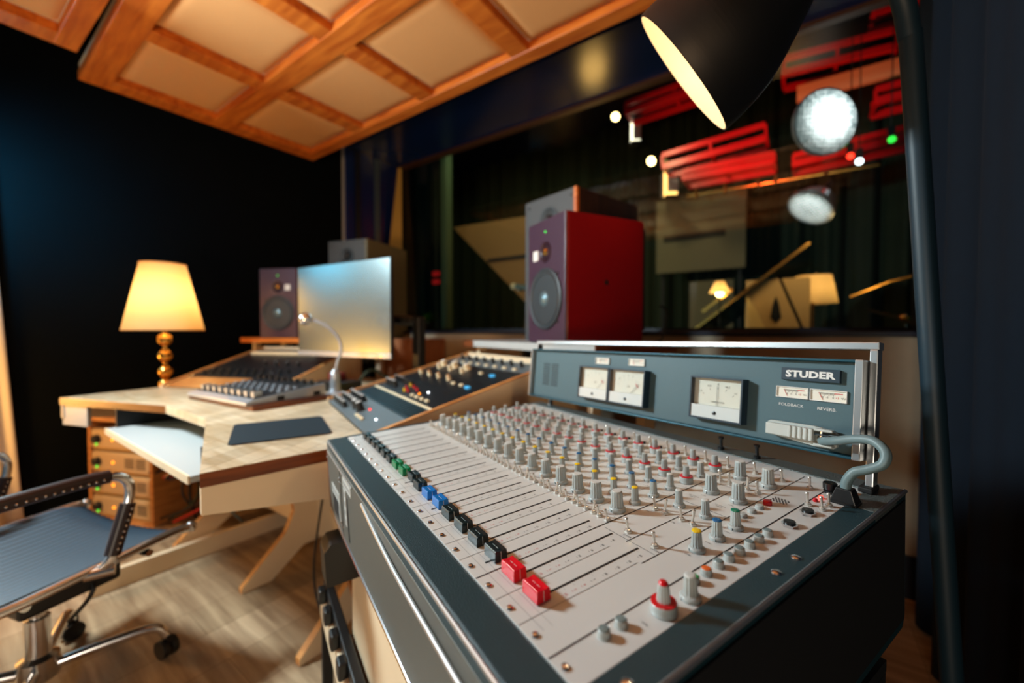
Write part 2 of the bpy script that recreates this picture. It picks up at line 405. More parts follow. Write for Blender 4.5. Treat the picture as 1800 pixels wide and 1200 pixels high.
# acoustic clouds under the ceiling
def cloud(name, label, s0, s1, cross, mid, mx):
    t = thing(name, label, 'ceiling panel', mx=mx)
    w = 1.39; z0, z1 = 0.0, 0.05
    f = MB()
    f.box(s0, s1, -0.085, 0, z0, z1, m_pine).box(s0, s1, -w, -w+0.13, z0, z1, m_pine)
    f.box(s0, s0+0.13, -w+0.13, -0.085, z0, z1, m_pine).box(s1-0.10, s1, -w+0.13, -0.085, z0, z1, m_pine)
    f.build('outer_frame', t, smooth=0, bevel=0.004)
    MB().box(s0+0.10, s1-0.10, -mid-0.06, -mid+0.06, z0+0.001, z1, m_pine).build('centre_beam', t, smooth=0, bevel=0.004)
    for c in cross:
        for a, b in ((-mid+0.06, -0.085), (-w+0.13, -mid-0.06)):
            MB().box(c-0.055, c+0.055, min(a, b), max(a, b), z0+0.004, z1, m_pine).build('cross_beam', t, smooth=0, bevel=0.004)
    edges = [s0+0.13]
    for c in cross: edges += [c-0.055, c+0.055]
    edges.append(s1-0.10)
    for i in range(0, len(edges), 2):
        for a, b in ((-mid+0.06, -0.085), (-w+0.13, -mid-0.06)):
            x0, x1 = edges[i], edges[i+1]; y0, y1 = min(a, b), max(a, b)
            def pil(u, v, x0=x0, x1=x1, y0=y0, y1=y1):
                e = min(u, 1-u, v, 1-v); return (x0+(x1-x0)*u, y0+(y1-y0)*v, 0.052-0.030*min(1, e/0.10)**0.6)
            MB().grid(pil, 24, 24, m_fabric).build('fabric_pad', t, smooth=180)
    MB().box(s0+0.005, s1-0.005, -w+0.004, -0.004, z1, z1+0.05, m_curtain).build('insulation_back', t, smooth=0, bevel=0.01)
    for c in (s0+0.3, s1-0.3):
        for y in (-0.25, -w+0.25):
            MB().tube([(c, y, z1+0.05), (c, y, 0.50)], 0.004, m_blackmat, 6).build('hanging_wire', t)
    return t
CL = 1.189  # height scale of the cloud (2.55 m)
q0 = (-1.468*1.16, 3.042*1.16)
cmx = Matrix.Translation((q0[0], q0[1], 2.55)) @ RZ(ROOM_RZ)
cloud('acoustic_cloud', 'large pine framed ceiling cloud with cream fabric pads by the window', 0.0, 4.2, [0.78, 1.49, 2.20, 2.91, 3.6], 0.69, cmx)
cmx2 = Matrix.Translation((-1.959*1.16, 1.871*1.16, 2.55)) @ RZ(ROOM_RZ+math.radians(1.5))
cloud('acoustic_cloud', 'second pine framed ceiling cloud, beyond the dark gap in the corner', 0.0, 3.4, [0.95, 1.75, 2.5], 0.69, cmx2)

# ------------------------------------------------------------------ the mixing console
Uc = Vector((0.5378, -0.8431, 0.0004)); Vc = Vector((0.8419, 0.5371, 0.0519)); Nc = Vector((-0.044, -0.0276, 0.9987))
Vc = (Vc - Uc*Vc.dot(Uc)).normalized(); Uc.normalize(); Nc = Uc.cross(Vc)
Pc = Vector((-0.4544, 0.9933, 0.8328))
CM = Matrix(((Uc.x, Vc.x, Nc.x, Pc.x), (Uc.y, Vc.y, Nc.y, Pc.y), (Uc.z, Vc.z, Nc.z, Pc.z), (0, 0, 0, 1)))
con = thing('mixing_console', 'grey analogue mixing console with white fader panel and hinged meter bridge', 'mixing console', mx=CM)
CW, CD = 0.893, 0.654
PITCH = 0.0412
def chan(i): return 0.0605+PITCH*i            # centre of channel i (0..17)
# case: cross-section in (y, z), swept along x
prof = [(0.0, -0.172), (0.020, -0.205), (CD-0.01, -0.205), (CD, -0.19), (CD, 0.0), (0.614, 0.0), (0.614, -0.012), (0.046, -0.012), (0.046, 0.0), (0.004, 0.0), (0.0, -0.006)]
YZX = Matrix(((0, 0, 1, 0), (1, 0, 0, 0), (0, 1, 0, 0), (0, 0, 0, 1)))
MB().prism(prof, 0.0, CW, m_case, YZX).build('case', con, smooth=30, bevel=0.0035)
MB().box(0.0, 0.0125, 0.044, 0.616, -0.012, 0.0005, m_case).build('end_rim', con, smooth=0)
MB().box(0.8615, CW, 0.044, 0.535, -0.012, 0.0012, m_case).build('end_rim', con, smooth=0, bevel=0.001)
MB().box(0.8615, CW, 0.535, CD-0.004, -0.012, 0.0015, m_hammer).build('corner_plate', con, smooth=0, bevel=0.001)
MB().box(0.0, 0.8615, 0.613, CD-0.004, -0.002, 0.0015, m_hammer).build('rear_rim', con, smooth=0, bevel=0.001)
MB().box(0.006, CW-0.002, -0.0012, 0.006, -0.166, -0.016, m_front).build('front_plate', con, smooth=0, bevel=0.002)
e = MB(); e.tube([(0.004, 0.0015, -0.0015), (CW-0.002, 0.0015, -0.0015)], 0.0026, m_alu, 8)
e.build('edge_trim', con)
e = MB(); e.tube([(CW-0.001, 0.0, -0.002), (CW-0.001, CD, -0.002)], 0.0035, m_alu, 8); e.build('edge_trim', con)
e = MB(); e.tube([(0.0, -0.0005, -0.171), (CW, -0.0005, -0.171)], 0.0035, m_chrome, 8); e.build('edge_trim', con)
e = MB(); e.tube(smooth_path([(0.38, -0.0018, -0.022), (0.5, -0.004, -0.034), (0.62, -0.005, -0.040), (CW, -0.005, -0.042)], 6), 0.003, m_alu, 8); e.build('moulding', con)
e = MB(); e.tube([(0.02, -0.002, -0.022), (0.30, -0.002, -0.022)], 0.0016, m_alu, 8); e.build('moulding', con)
MB().box(CW, CW+0.002, 0.01, CD-0.01, -0.19, -0.012, m_blackmat).build('side_plate', con, smooth=0)
MB().box(-0.020, -0.002, 0.0, 0.60, -0.175, -0.030, m_wood_red).build('wooden_cheek', con, smooth=0, bevel=0.004)
# front modules, stickers and slots
MB().box(0.1735, 0.1745, -0.0022, 0, -0.165, -0.018, m_ink).build('module_seam', con, smooth=0)
for (x0, x1, z0, z1) in ((0.205, 0.285, -0.046, -0.028), (0.208, 0.228, -0.125, -0.050), (0.06, 0.15, -0.105, -0.085), (0.136, 0.150, -0.145, -0.106)):
    s = MB().box(x0, x1, -0.0022, 0, z0, z1, m_paper)
    vert = (z1-z0) > (x1-x0)
    for k in range(4):
        if vert: s.box(x0+0.004, x1-0.004, -0.0025, -0.002, z0+(z1-z0)*(k+0.5)/4-0.006, z0+(z1-z0)*(k+0.5)/4+0.004, m_inkgrey)
        else: s.box(x0+0.006+(x1-x0-0.01)*k/4, x0+0.002+(x1-x0-0.01)*(k+1)/4, -0.0025, -0.002, z0+0.005, z1-0.005, m_inkgrey)
    s.build('paper_label', con, smooth=0)
for (x0, x1, z0, z1) in ((0.234, 0.243, -0.150, -0.062), (0.065, 0.135, -0.150, -0.110)):
    MB().box(x0, x1, -0.0020, 0.0, z0, z1, m_blackmat).build('slot', con, smooth=0)
for (x, z) in ((0.165, -0.045), (0.172, -0.052), (0.165, -0.14), (0.172, -0.146), (0.01, -0.04)):
    MB().lathe([(0.0035, 0), (0.0035, 0.0015), (0.002, 0.003)], m_chrome, 10, align((0, -1, 0), (x, -0.001, z))).build('bolt', con)
for (x, y) in ((0.8785, 0.3475), (0.8784, 0.3037), (0.8785, 0.08)):
    MB().lathe([(0.0055, 0), (0.0050, 0.0012), (0.003, 0.0022), (0.0005, 0.0026)], m_chrome, 14, T(x, y, 0.001)).build('bolt', con)
# the white panel with its printing
pan = MB().box(0.0130, 0.861, 0.0465, 0.6125, -0.011, 0.0, m_panel).build('control_panel', con, smooth=0, bevel=0.0006)
Z = 0.0003
pr = MB()
def ln(x0, y0, x1, y1, w, m=m_ink, mb=None):
    d = Vector((x1-x0, y1-y0, 0)); L = d.length; d.normalize(); p = Vector((-d.y, d.x, 0))*w/2
    a = Vector((x0, y0, Z)); b = Vector((x1, y1, Z))
    (mb or pr).add([tuple(a-p), tuple(b-p), tuple(b+p), tuple(a+p)], [(0, 1, 2, 3)], m)
for i in range(19):
    x = chan(i)-PITCH/2
    if x < 0.012: continue
    ln(x, 0.047, x, 0.56 if i <= 16 else 0.205, 0.0012 if i in (16,) else 0.0008, m_ink if i in (8, 12, 16) else m_inkgrey)
ln(chan(16)-PITCH/2, 0.047, chan(16)-PITCH/2, 0.612, 0.0016)
ln(0.745, 0.228, 0.745, 0.612, 0.0012); ln(0.785, 0.208, 0.785, 0.60, 0.0012); ln(0.826, 0.047, 0.826, 0.605, 0.0016)
ln(0.0145, 0.062, 0.8, 0.062, 0.0005, m_inkgrey); ln(0.0145, 0.072, 0.8, 0.072, 0.0004, m_inkgrey)
for y in (0.298, 0.337, 0.377, 0.418, 0.458, 0.497):
    ln(0.04, y, 0.70, y, 0.0004, m_inkgrey)
for y in (0.232, 0.377, 0.44, 0.47): ln(0.705, y, 0.783, y, 0.0007)
pr.build('panel_printing', con, smooth=0)
sc = MB()
marks = [(0.108, '10', 1), (0.1205, '5', 1), (0.133, '0', 1), (0.1465, '5', 0), (0.163, '10', 0), (0.182, '20', 0), (0.200, '30', 0), (0.218, '40', 0)]
for i in range(18):
    x = chan(i)
    for y, s, red in marks:
        m = m_inkred if red else m_ink
        ln(x+0.013, y-0.004, x+0.0155, y-0.004, 0.0004, m, sc)
        ln(x+0.006, y+0.004, x+0.0085, y+0.004, 0.0004, m_inkgrey, sc)
        sc.text(s, 0.0042, m, T(x+0.014, y, Z))
sc.build('fader_scale', con, smooth=0)
tx = MB()
for s, x, y, h in (('LIMITER', 0.7375, 0.2385, 0.0034), ('LIMITER', 0.778, 0.2395, 0.0034), ('LINE', 0.709, 0.3105, 0.003), ('LINE', 0.750, 0.3105, 0.003), ('FAST', 0.722, 0.334, 0.003), ('RECOVERY', 0.724, 0.330, 0.003),
        ('FAST', 0.763, 0.334, 0.003), ('RECOVERY', 0.765, 0.330, 0.003), ('HIGH LEVEL', 0.720, 0.402, 0.003), ('INPUT', 0.720, 0.3975, 0.003), ('HIGH LEVEL', 0.761, 0.402, 0.003), ('INPUT', 0.761, 0.3975, 0.003),
        ('LEVEL', 0.7277, 0.414, 0.003), ('LEVEL', 0.769, 0.414, 0.003), ('LEVEL', 0.805, 0.262, 0.003), ('LEVEL', 0.805, 0.302, 0.003), ('LEVEL', 0.805, 0.342, 0.003), ('STEREO', 0.807, 0.388, 0.0026), ('LEVEL', 0.846, 0.139, 0.003),
        ('MIC', 0.842, 0.458, 0.003), ('ON', 0.848, 0.484, 0.003)):
    tx.text(s, h, m_ink, T(x, y, Z))
for i in range(16):
    for y in (0.262, 0.299, 0.3395, 0.3795, 0.4205, 0.460, 0.4995): 
        tx.text('0', 0.0026, m_ink, T(chan(i)-0.007, y, Z)); tx.text('10', 0.0026, m_ink, T(chan(i)+0.0155, y, Z))
for i in range(16):
    for y, r in ((0.2796, 0.0125), (0.3165, 0.0098), (0.356, 0.0098), (0.397, 0.0098), (0.477, 0.0098)):
        for k in range(7):
            a = math.radians(-60+k*50); cx, cy = chan(i)+0.0045, y
            ln(cx+r*math.cos(a), cy+r*math.sin(a), cx+(r+0.0015)*math.cos(a), cy+(r+0.0015)*math.sin(a), 0.0005, m_ink, tx)
tx.build('panel_lettering', con, smooth=0)
gm = MB()
for i in range(5):
    for j in range(5): gm.lathe([(0.0013, 0), (0.0013, 0.0004)], m_ink, 8, T(0.793+i*0.0042+(j % 2)*0.002, 0.474+j*0.0034, 0))
gm.build('talkback_grille', con)
MB().box(0.0145, 0.034, 0.048, 0.060, 0, 0.0006, m_white).build('blank_label', con, smooth=0)

# slots and faders
def slot(i):
    x = chan(i)+0.002
    return MB().box(x-0.0013, x+0.0013, 0.069 if i in (8, 11, 15) else 0.080, 0.2285, -0.0002, 0.00035, m_blackmat).build('fader_slot', con, smooth=0)
for i in range(18): slot(i)
def cap_mesh(m):
    b = MB()
    w = 0.0125
    # profile in (y, z): the top dips in the middle
    P = [(-0.0085, 0.0005), (0.0085, 0.0005), (0.0076, 0.0128), (0.0062, 0.0136), (0.003, 0.0129), (0.0, 0.0126), (-0.003, 0.0129), (-0.0062, 0.0136), (-0.0076, 0.0128)]
    b.prism(P, -w, w, m, YZX)
    return b.mesh('fader', 25)
cm = {k: cap_mesh(m) for k, m in dict(black=m_fblk, green=m_fgreen, blue=m_fblue, red=m_fred).items()}
lm = MB()
lm.box(-0.006, -0.001, -0.0002, 0.0002, 0.0120, 0.01275, m_white); lm.box(0.001, 0.006, -0.0002, 0.0002, 0.0120, 0.01275, m_white); lm.box(0.0124, 0.01262, -0.0002, 0.0002, 0.001, 0.0120, m_white)
lmesh = lm.mesh('fader_line', 0)
cols = ['black']*6+['green']*2+['black']*2+['blue']*2+['black']*4+['red']*2
offs = [0, 0, 0.0005, 0, 0, 0, 0, 0, 0.004, 0.0, 0, 0.0015, -0.0005, 0, 0, 0.0015, 0, 0]
for i, c in enumerate(cols):
    o = bpy.data.objects.new('fader', cm[c]); COL.objects.link(o); o.parent = con
    o['label'] = c+' fader cap'
    o.location = (chan(i)-0.0015, 0.0835+offs[i], 0.0)
    bv = o.modifiers.new('bevel', 'BEVEL'); bv.width = 0.0012; bv.segments = 2; bv.limit_method = 'ANGLE'; bv.angle_limit = math.radians(40)
    l = bpy.data.objects.new('pointer_line', lmesh); COL.objects.link(l); l.parent = o; l['label'] = 'thin white line'
smesh = MB().lathe([(0.0036, 0), (0.0036, 0.0009), (0.0026, 0.0021), (0.0006, 0.0026)], m_chrome, 14).mesh('screw', 40)
for i in range(18):
    o = bpy.data.objects.new('screw', smesh); COL.objects.link(o); o.parent = con; o.location = (0.0584+PITCH*i, 0.0525, 0)
for x in (0.8, 0.84):
    o = bpy.data.objects.new('screw', smesh); COL.objects.link(o); o.parent = con; o.location = (x, 0.0525, 0)

# knobs
def flute(nf, depth, j0):
    return lambda k, j: (1-depth if (k % 3 == 0) else 1.0) if j >= j0 else 1.0
def knob_big():
    b = MB()
    pf = [(0.0116, 0.0004), (0.0116, 0.0040), (0.0106, 0.0056), (0.0090, 0.0062), (0.0088, 0.0075), (0.0077, 0.0265), (0.0072, 0.0278), (0.0060, 0.0283)]
    b.lathe(pf, m_knob, 36, I4, flute(12, 0.10, 3))
    b.lathe([(0.0066, 0.0281), (0.0064, 0.0288)], m_knobcap, 24)
    b.box(-0.0004, 0.0004, -0.0119, -0.0113, 0.0005, 0.004, m_ink)
    return b.mesh('knob', 40)
def knob_small(r=1.0):
    b = MB()
    pf = [(0.0082*r, 0.0004), (0.0082*r, 0.0034), (0.0072*r, 0.0046), (0.0058*r, 0.0052), (0.0056*r, 0.006), (0.0047*r, 0.0225), (0.0042*r, 0.0236)]
    b.lathe(pf, m_knob, 36, I4, flute(12, 0.12, 3)); b.box(-0.0004, 0.0004, -0.0085*r, -0.0079*r, 0.0005, 0.0034, m_ink)
    return b.mesh('knob', 40)
def knob_dual(s=1.0):
    b = MB()
    b.lathe([(0.0108*s, 0.0006), (0.0108*s, 0.0016), (0.0104*s, 0.0022), (0.0104*s, 0.0092), (0.0098*s, 0.0100)], m_knob, 36)
    b.lathe([(0.0056*s, 0.0100), (0.0055*s, 0.012), (0.0044*s, 0.0258), (0.0039*s, 0.0268)], m_knob, 36, I4, flute(12, 0.12, 0))
    return b.mesh('knob', 40)
def ring_mesh(s=1.0): return MB().lathe([(0.0100*s, 0.0099), (0.0098*s, 0.0108), (0.0060*s, 0.0110)], m_red, 36).mesh('ring', 40)
def cap_disc(m, r=1.0): return MB().lathe([(0.0046*r, 0.0230), (0.0045*r, 0.0242), (0.0030*r, 0.0248), (0.0004, 0.0249)], m, 24).mesh('cap', 40)
kb, ks, kd, rg = knob_big(), knob_small(), knob_dual(), ring_mesh()
cy, cb, cg, cl = cap_disc(m_yellow), cap_disc(m_blue), cap_disc(m_green), cap_disc(m_knobcap)
def put(name, me, x, y, rot=0, kid=None, kidname=None, label=None, kidlabel=None):
    o = bpy.data.objects.new(name, me); COL.objects.link(o); o.parent = con; o.location = (x, y, 0); o.rotation_euler = (0, 0, rot)
    if label: o['label'] = label
    if kid:
        k = bpy.data.objects.new(kidname, kid); COL.objects.link(k); k.parent = o
        if kidlabel: k['label'] = kidlabel
    return o
rr = lambda a=0.5: random.uniform(-a, a)
for i in range(16):
    x = chan(i)+0.0043
    put('gain_knob', kb, x, 0.2796, rr(0.1))
    put('treble_knob', ks, x, 0.3165, rr(), cy, 'cap', None, 'yellow cap')
    put('bass_knob', ks, x+0.001, 0.356, rr(), cb, 'cap', None, 'blue cap')
    put('filter_knob', ks, x, 0.397, rr(), cl, 'cap')
    put('send_knob', kd, x, 0.438, rr(), rg, 'ring', None, 'red ring')
    put('pan_knob', ks, x, 0.477, rr(), cl, 'cap')
    put('echo_knob', kd, x, 0.5185, rr(), rg, 'ring', None, 'red ring')
# toggles
def toggle_mesh(tilt, L=0.0135, s=1.0):
    b = MB()
    b.lathe([(0.0044*s, 0), (0.0044*s, 0.0022)], m_nickel, 6); b.lathe([(0.0031*s, 0.0018), (0.0031*s, 0.0044), (0.0018*s, 0.0050)], m_nickel, 14)
    M = T(0, 0, 0.0038) @ RX(tilt)
    b.lathe([(0.0013*s, 0), (0.0016*s, L*0.6), (0.0021*s, L-0.001), (0.0014*s, L)], m_nickel, 10, M)
    return b.mesh('toggle', 40)
tg = [toggle_mesh(0.30), toggle_mesh(-0.30), toggle_mesh(0.05)]
tg2 = [toggle_mesh(0.16, 0.016, 1.1), toggle_mesh(-0.25, 0.016, 1.1)]
for i in range(16):
    x = chan(i)+0.0043
    put('toggle_switch', tg[0], x+0.0115, 0.248); put('toggle_switch', tg[random.choice((0, 2))], x-0.0035, 0.2478); put('toggle_switch', tg[1], x-0.0150, 0.2478)
    put('rear_switch', tg2[0], x+0.006, 0.549)
    put('rear_button', MB().lathe([(0.0035, 0), (0.0032, 0.004)], m_black, 12).mesh('rear_button', 40) if i == 0 else bpy.data.meshes['rear_button'], x-0.010, 0.548)
for x, y, k in ((0.7315, 0.2466, 0), (0.7727, 0.2457, 0), (0.7129, 0.3225, 0), (0.7288, 0.3225, 1), (0.753, 0.3244, 0), (0.7692, 0.3244, 1), (0.714, 0.4815, 0), (0.7292, 0.4815, 0), (0.7559, 0.4815, 1), (0.7715, 0.4815, 0),
                (0.7305, 0.5555, 0), (0.7715, 0.5555, 0), (0.81, 0.5555, 0), (0.8312, 0.4946, 0), (0.848, 0.4943, 0), (0.8498, 0.512, 0)):
    put('master_switch', tg2[k], x, y)
# master section
for x, y in ((0.728, 0.433), (0.7690, 0.433), (0.7265, 0.5175), (0.7688, 0.5175)): put('level_knob', kb, x, y, rr(0.1))
for x in (0.7271, 0.7670): put('compressor_knob', ks, x, 0.3565, rr(), cl, 'cap')
kw, kwd, rgw = knob_small(1.12), knob_dual(1.15), ring_mesh(1.15)
for y, c, l in ((0.2778, cap_disc(m_yellow, 1.12), 'yellow cap'), (0.3185, cap_disc(m_blue, 1.12), 'blue cap'), (0.359, cap_disc(m_green, 1.12), 'green cap')):
    put('monitor_knob', kw, 0.8057, y, rr(), c, 'cap', None, l)
o = put('master_knob', kwd, 0.846, 0.1653, 0, rgw, 'ring', None, 'red ring')
k = bpy.data.objects.new('cap', MB().lathe([(0.0044, 0.0300), (0.0044, 0.0310), (0.0030, 0.0330), (0.0004, 0.0338)], m_red, 20, T(0, 0, -0.0034)).mesh('cap', 40)); COL.objects.link(k); k.parent = o; k['label'] = 'red cap'
put('monitor_knob', knob_small(1.2), 0.8498, 0.2002, rr(), cap_disc(m_knobcap, 1.15), 'cap')
# lit push buttons with clear collars
def push(m): 
    b = MB(); b.lathe([(0.0062, 0), (0.0062, 0.0012), (0.0056, 0.0014), (0.0056, 0.0064), (0.0050, 0.0070), (0.0046, 0.0066)], m_knob if m is None else m_knob, 20)
    b.lathe([(0.0046, 0.0066), (0.0040, 0.0074), (0.0006, 0.0078)], m or m_metglass, 16); return b.mesh('push_button', 40)
clear = mat('smoked_plastic', srgb(120, 136, 136), 0.15, 0.0, 0.6)
pm = push(clear); pg_ = push(glow('button_green', srgb(30, 150, 80), 0.25)); po = push(glow('button_orange', srgb(200, 90, 30), 0.2))
for k, y in enumerate((0.2245, 0.246, 0.2685, 0.2887, 0.3101, 0.3316, 0.3524, 0.373)):
    put('push_button', (pg_ if k == 0 else po if k == 1 else pm), 0.837, y)
for x, y in ((0.835, 0.1002), (0.8354, 0.1207)): put('push_button', pm, x, y)
sm = MB().lathe([(0.0056, 0), (0.0054, 0.0035), (0.0042, 0.0048), (0.0006, 0.0051)], m_knob, 20).mesh('round_button', 40)
for x, y in ((0.7952, 0.3955), (0.7962, 0.4165), (0.7964, 0.436)): put('round_button', sm, x, y)
put('round_button', MB().lathe([(0.0058, 0), (0.0056, 0.0045), (0.0044, 0.0058), (0.0006, 0.0062)], m_red, 20).mesh('round_button', 40), 0.797, 0.4564, label='red button')
jk = MB(); jk.lathe([(0.0092, 0), (0.0092, 0.0035)], m_chrome, 6); jk.lathe([(0.0066, 0.0035), (0.0066, 0.0062), (0.0040, 0.0066)], m_black, 20)
jm = jk.mesh('jack_socket', 40)
for x, y in ((0.842, 0.4168), (0.8418, 0.4679)): put('jack_socket', jm, x, y, 0.2)
lr = MB().lathe([(0.0030, 0), (0.0030, 0.0025), (0.0022, 0.0042), (0.0004, 0.0048)], m_red, 14).mesh('indicator_light', 40)
lg = MB().lathe([(0.0030, 0), (0.0030, 0.0025), (0.0022, 0.0042), (0.0004, 0.0048)], g_red, 14).mesh('indicator_light', 40)
put('indicator_light', lr, 0.832, 0.5156); put('indicator_light', lg, 0.8329, 0.5315, label='lit red lamp')
put('black_knob', MB().lathe([(0.0075, 0), (0.0078, 0.004), (0.0060, 0.0048), (0.0060, 0.006), (0.0088, 0.0066), (0.0088, 0.0145), (0.0078, 0.0155)], m_black, 24).mesh('black_knob', 40), 0.8329, 0.5622)
for x in (0.631, 0.6984): put('rear_peg', MB().lathe([(0.0058, 0), (0.0058, 0.006), (0.0028, 0.007), (0.0028, 0.022), (0.0050, 0.023), (0.0050, 0.0265), (0.003, 0.027)], m_black, 16).mesh('rear_peg', 40), x, 0.626)

# meter bridge on its handle frame (leans back 9 degrees)
BM = T(0, 0.602, 0) @ RY(math.radians(-1.0)) @ RX(math.radians(-9.0))     # local x along console, z up the face, -y towards the operator
def bridge(mb, name, smooth=0, bevel=0, parent=con): return mb.build(name, parent, smooth=smooth, bevel=bevel, mx=BM if parent is con else None)
hf = MB()
hf.box(0.064, 0.0735, 0.030, 0.042, -0.010, 0.06, m_alu).box(0.8605, 0.8705, 0.002, 0.020, -0.016, 0.194, m_alu)
hf.box(0.014, 0.8705, 0.006, 0.026, 0.194, 0.2057, m_alu).box(0.014, 0.0225, 0.006, 0.026, 0.165, 0.194, m_alu)
bridge(hf, 'handle_frame', 0, 0.0015)
MB().box(0.8555, 0.8725, 0.592, 0.622, 0.0015, 0.010, m_blackmat).build('frame_foot', con, smooth=0, bevel=0.002)
X0, X1, Z0, Z1 = 0.019, 0.8595, 0.030, 0.1775
bridge(MB().box(X0+0.006, X1-0.009, -0.004, 0.028, Z0+0.004, Z1-0.004, m_bridge), 'bridge_panel', 0, 0.001)
fl = MB(); fl.box(X0+0.006, X1-0.004, -0.016, 0.028, Z1-0.004, Z1, mat('lip_teal', srgb(34, 82, 98), 0.35, 0.4)); bridge(fl, 'top_flange', 0, 0.0012)
fl = MB(); fl.box(X0, X1-0.004, -0.016, 0.028, Z0, Z0+0.004, MATS['lip_teal']); bridge(fl, 'bottom_flange', 0, 0.0012)
fl = MB().box(X0, X0+0.006, -0.017, 0.028, Z0, Z1, m_alu); bridge(fl, 'end_plate', 0, 0.001)
fl = MB().box(X1-0.010, X1, -0.017, 0.028, Z0, Z1, m_alu); bridge(fl, 'end_plate', 0, 0.001)
vt = MB()
for c in range(2):
    for r in range(11):
        x = 0.074+c*0.040; z = 0.0705+r*0.0062
        vt.box(x, x+0.032, -0.0046, -0.004, z, z+0.0026, m_blackmat)
bridge(vt, 'vent_grille')
XZ = RX(math.pi/2)    # text in the x-z plane, facing -y
bt = MB(); bt.text('FOLDBACK', 0.0066, m_white, T(0.762, -0.0044, 0.0985) @ XZ, sx=1.1); bt.text('REVERB.', 0.0066, m_white, T(0.8125, -0.0044, 0.0985) @ XZ, sx=1.1)
bridge(bt, 'bridge_lettering')
bd = MB().box(0.748, 0.830, -0.011, -0.004, 0.1405, 0.1605, m_bridgedk)
badge = bridge(bd, 'badge', 0, 0.0006)
bridge(MB().text('STUDER', 0.0145, m_white, T(0.789, -0.0113, 0.1505) @ XZ, sx=1.28, spacing=1.02, bold=0.045), 'lettering', parent=badge)
def arc(mb, cx, cz, r, a0, a1, y, m, w=0.0005, n=16):
    for k in range(n):
        a = math.radians(a0+(a1-a0)*k/n); b = math.radians(a0+(a1-a0)*(k+1)/n)
        mb.add([(cx+(r-w)*math.cos(a), y, cz+(r-w)*math.sin(a)), (cx+(r-w)*math.cos(b), y, cz+(r-w)*math.sin(b)), (cx+r*math.cos(b), y, cz+r*math.sin(b)), (cx+r*math.cos(a), y, cz+r*math.sin(a))], [(0, 1, 2, 3)], m)
def stroke(mb, x0, z0, x1, z1, w, y, m):
    d = Vector((x1-x0, 0, z1-z0)).normalized(); q = Vector((-d.z, 0, d.x))*w/2
    a = Vector((x0, y, z0)); b = Vector((x1, y, z1))
    mb.add([tuple(a-q), tuple(b-q), tuple(b+q), tuple(a+q)], [(0, 1, 2, 3)], m)
